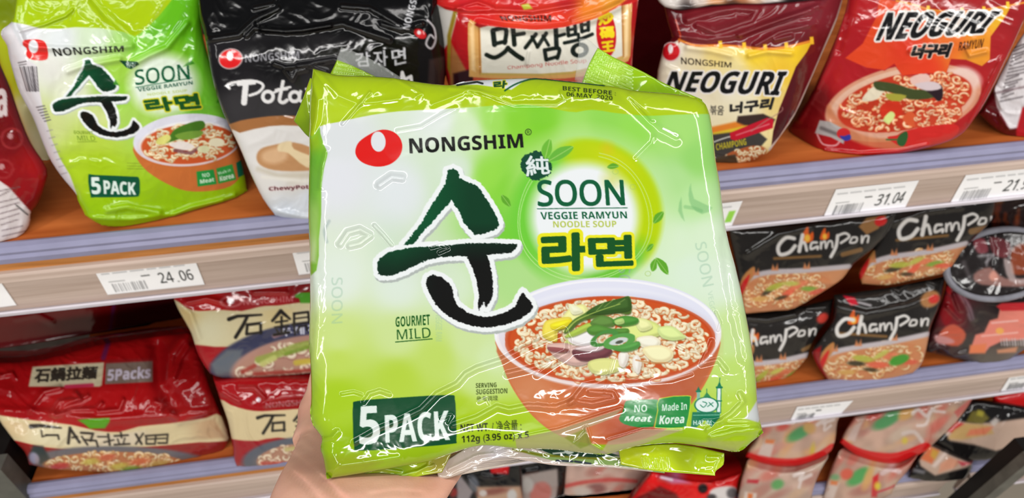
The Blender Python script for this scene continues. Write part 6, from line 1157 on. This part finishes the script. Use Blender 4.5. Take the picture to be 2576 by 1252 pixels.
    flap('back_flap', [(1098, 1178), (1150, 1140), (1215, 1112), (1300, 1112), (1500, 1118), (1680, 1110)], [(1680, 1110), (1672, 1190)], [(1102, 1200), (1124, 1203), (1160, 1190), (1211, 1166), (1262, 1150), (1310, 1156), (1380, 1168), (1433, 1172), (1539, 1176), (1672, 1190)], [(1098, 1178), (1102, 1200)], B, .402, ridges=[([(1130, 1180), (1200, 1145), (1240, 1140)], 4, 5)], wr=(4, 30, 8))
    B = Art(1540, 1090, 1840, 1210, 1, (176, 205, 10)); B.idw([(1600, 1150, (176, 190, 10)), (1640, 1165, (190, 214, 20)), (1720, 1150, (150, 170, 10)), (1780, 1160, (170, 200, 12)), (1800, 1185, (196, 222, 30)), (1680, 1185, (200, 224, 30))])
    flap('bottom_seal', [(1556, 1128), (1700, 1116), (1822, 1140)], [(1822, 1140), (1820, 1168), (1801, 1184), (1799, 1196)], [(1562, 1168), (1645, 1184), (1720, 1190), (1799, 1196)], [(1556, 1128), (1562, 1168)], B, .398, ridges=[([(1616 + i * 9, 1150), (1622 + i * 9, 1180)], 2.4, 2) for i in range(8)] + [([(1780, 1150), (1812, 1150), (1800, 1180)], 4, 5)])
    return o
hero()

# ------------------------------------------------------------------ the hand that holds it
M_SKIN, nt, b = newmat('skin')
tc = nt.nodes.new('ShaderNodeTexCoord'); n1 = nt.nodes.new('ShaderNodeTexNoise'); n1.inputs['Scale'].default_value = 40; n1.inputs['Detail'].default_value = 4
cr = nt.nodes.new('ShaderNodeValToRGB'); cr.color_ramp.elements[0].position = .3; cr.color_ramp.elements[1].position = .72
cr.color_ramp.elements[0].color = (*lin((212, 154, 132)), 1); cr.color_ramp.elements[1].color = (*lin((230, 180, 157)), 1)
n2 = nt.nodes.new('ShaderNodeTexNoise'); n2.inputs['Scale'].default_value = 900; n2.inputs['Detail'].default_value = 3
bp = nt.nodes.new('ShaderNodeBump'); bp.inputs['Strength'].default_value = .12; bp.inputs['Distance'].default_value = .0006
nt.links.new(tc.outputs['Object'], n1.inputs['Vector']); nt.links.new(tc.outputs['Object'], n2.inputs['Vector']); nt.links.new(n1.outputs['Fac'], cr.inputs['Fac']); nt.links.new(cr.outputs['Color'], b.inputs['Base Color'])
nt.links.new(n2.outputs['Fac'], bp.inputs['Height']); nt.links.new(bp.outputs['Normal'], b.inputs['Normal'])
b.inputs['Roughness'].default_value = .45; b.inputs['Subsurface Weight'].default_value = .15; b.inputs['Subsurface Radius'].default_value = (.008, .003, .0015); b.inputs['Subsurface Scale'].default_value = .4
def P3(x, y, d):
    c = np.array([(x - CX) / FPX, -(y - CY) / FPX, -1.]) * d
    return CAM + R @ c
def hand():
    bm = bmesh.new()
    def tube(rings, seg=20):
        """rings: (centre, side vector, thickness vector)"""
        prev = None
        first = None
        for c, sv, tv in rings:
            vs = [bm.verts.new(tuple(c + sv * math.cos(2 * math.pi * k / seg) + tv * math.sin(2 * math.pi * k / seg))) for k in range(seg)]
            if prev: 
                for k in range(seg): bm.faces.new((prev[k], prev[(k + 1) % seg], vs[(k + 1) % seg], vs[k]))
            else: bm.faces.new(vs[::-1])
            prev = vs
        bm.faces.new(prev)
    # wrist and palm: left edge, right edge, depth and half-thickness at rows of the picture
    rows = [(2900, 300, 880, .27, .036), (2200, 450, 940, .30, .032), (1660, 560, 1010, .33, .026), (1500, 596, 1046, .345, .026), (1360, 632, 1084, .36, .026), (1290, 655, 1106, .37, .026), (1240, 676, 1136, .38, .026), (1200, 694, 1164, .392, .026), (1165, 715, 1186, .412, .026), (1130, 732, 1196, .43, .025), (1095, 748, 1196, .446, .023), (1060, 764, 1185, .456, .02), (1020, 786, 1160, .463, .017), (985, 806, 1130, .468, .013)]
    rings = []
    for i, (y, xl, xr, d, th) in enumerate(rows):
        a, c = P3(xl, y - 8, d), P3(xr, y + 8, d); sv = (c - a) / 2; ctr = (a + c) / 2
        rings.append((ctr + FWD * .012, sv, FWD * th * .95 + UPC * -.004))
    tube(rings, 28)
    def digit(pts, rad, seg=14):
        pts = [P3(*p) for p in pts]; P = [np.array(p) for p in pts]; rings = []
        N = 6; dense = []; rr = []
        for i in range(len(P) - 1):
            for k in range(N):
                t = k / N; t2 = t * t * (3 - 2 * t); dense.append(P[i] * (1 - t) + P[i + 1] * t); bulge = 1 + .05 * math.cos(2 * math.pi * t); rr.append((rad[i] * (1 - t) + rad[i + 1] * t) * bulge)
        dense.append(P[-1]); rr.append(rad[-1])
        for i in range(len(dense)):
            d = nrm(dense[min(i + 1, len(dense) - 1)] - dense[max(i - 1, 0)]); s = np.cross(d, FWD)
            s = nrm(s if np.linalg.norm(s) > .2 else np.cross(d, UPC)); t = nrm(np.cross(s, d)); rings.append((dense[i], s * rr[i], t * rr[i] * .92))
        e = nrm(dense[-1] - dense[-2])
        for f, k in ((.4, .9), (.75, .62), (.95, .25)): rings.append((dense[-1] + e * rr[-1] * f, rings[len(dense) - 1][1] * k, rings[len(dense) - 1][2] * k))
        tube(rings, seg)
    # four fingers run up behind the pack, the thumb leaves the side of the palm and lies behind its left edge
    digit([(860, 1060, .462), (872, 930, .482), (905, 800, .480), (945, 715, .482)], [.0105, .0098, .0088, .0074])
    digit([(940, 1040, .468), (968, 890, .486), (1008, 745, .483), (1050, 650, .484)], [.0108, .0100, .0090, .0076])
    digit([(1025, 1040, .468), (1065, 905, .485), (1108, 775, .482), (1150, 690, .484)], [.0105, .0096, .0087, .0073])
    digit([(1105, 1060, .464), (1150, 950, .480), (1190, 860, .478), (1222, 800, .482)], [.0094, .0085, .0076, .0064])
    digit([(800, 1110, .455), (806, 1030, .474), (824, 950, .482), (856, 880, .478)], [.0150, .0130, .0108, .0090])
    bmesh.ops.recalc_face_normals(bm, faces=bm.faces)
    me = bpy.data.meshes.new('person'); bm.to_mesh(me); bm.free()
    o = link('person', me, M_SKIN)
    m = o.modifiers.new('join', 'REMESH'); m.mode = 'VOXEL'; m.voxel_size = .0016; m.use_smooth_shade = True
    m = o.modifiers.new('soften', 'SMOOTH'); m.factor = .6; m.iterations = 9
    dg = bpy.context.evaluated_depsgraph_get(); me2 = bpy.data.meshes.new_from_object(o.evaluated_get(dg))
    o.modifiers.clear(); o.data = me2; me2.name = 'person'
    if not me2.materials: me2.materials.append(M_SKIN)
    # skin folds of the wrist and thumb base
    V = np.zeros(len(me2.vertices) * 3); me2.vertices.foreach_get('co', V); V = V.reshape(-1, 3)
    c = (V - CAM) @ R; X = CX + FPX * c[:, 0] / -c[:, 2]; Y = CY - FPX * c[:, 1] / -c[:, 2]
    h = np.zeros(len(V))
    for pts, amp, w in [([(738, 1148), (790, 1190), (850, 1246), (880, 1275)], -.003, 8), ([(722, 1180), (780, 1232), (830, 1290)], -.0026, 7), ([(755, 1120), (800, 1150), (838, 1200)], -.0018, 6), ([(930, 1245), (990, 1236), (1060, 1240)], -.001, 7), ([(1020, 1215), (1010, 1240), (1016, 1262)], -.0004, 5), ([(760, 1090), (790, 1110), (806, 1150)], -.0012, 6), ([(700, 1300), (850, 1330), (1080, 1310)], -.0026, 7)]:
        e = np.full(len(V), 1e9)
        for p, q in zip(pts, pts[1:]): e = np.minimum(e, seg_dist(X, Y, p, q)[0])
        h += amp * np.exp(-(e / w) ** 2)
    V = V + FWD * -h[:, None] * (((V - CAM) @ FWD) < .44)[:, None]
    me2.vertices.foreach_set('co', V.astype(np.float32).ravel()); me2.update()
    me2.polygons.foreach_set('use_smooth', np.ones(len(me2.polygons), bool))
    # finger nails
    tag(o, "person's hand and wrist holding up the lime green five-pack from below", 'person')
hand()
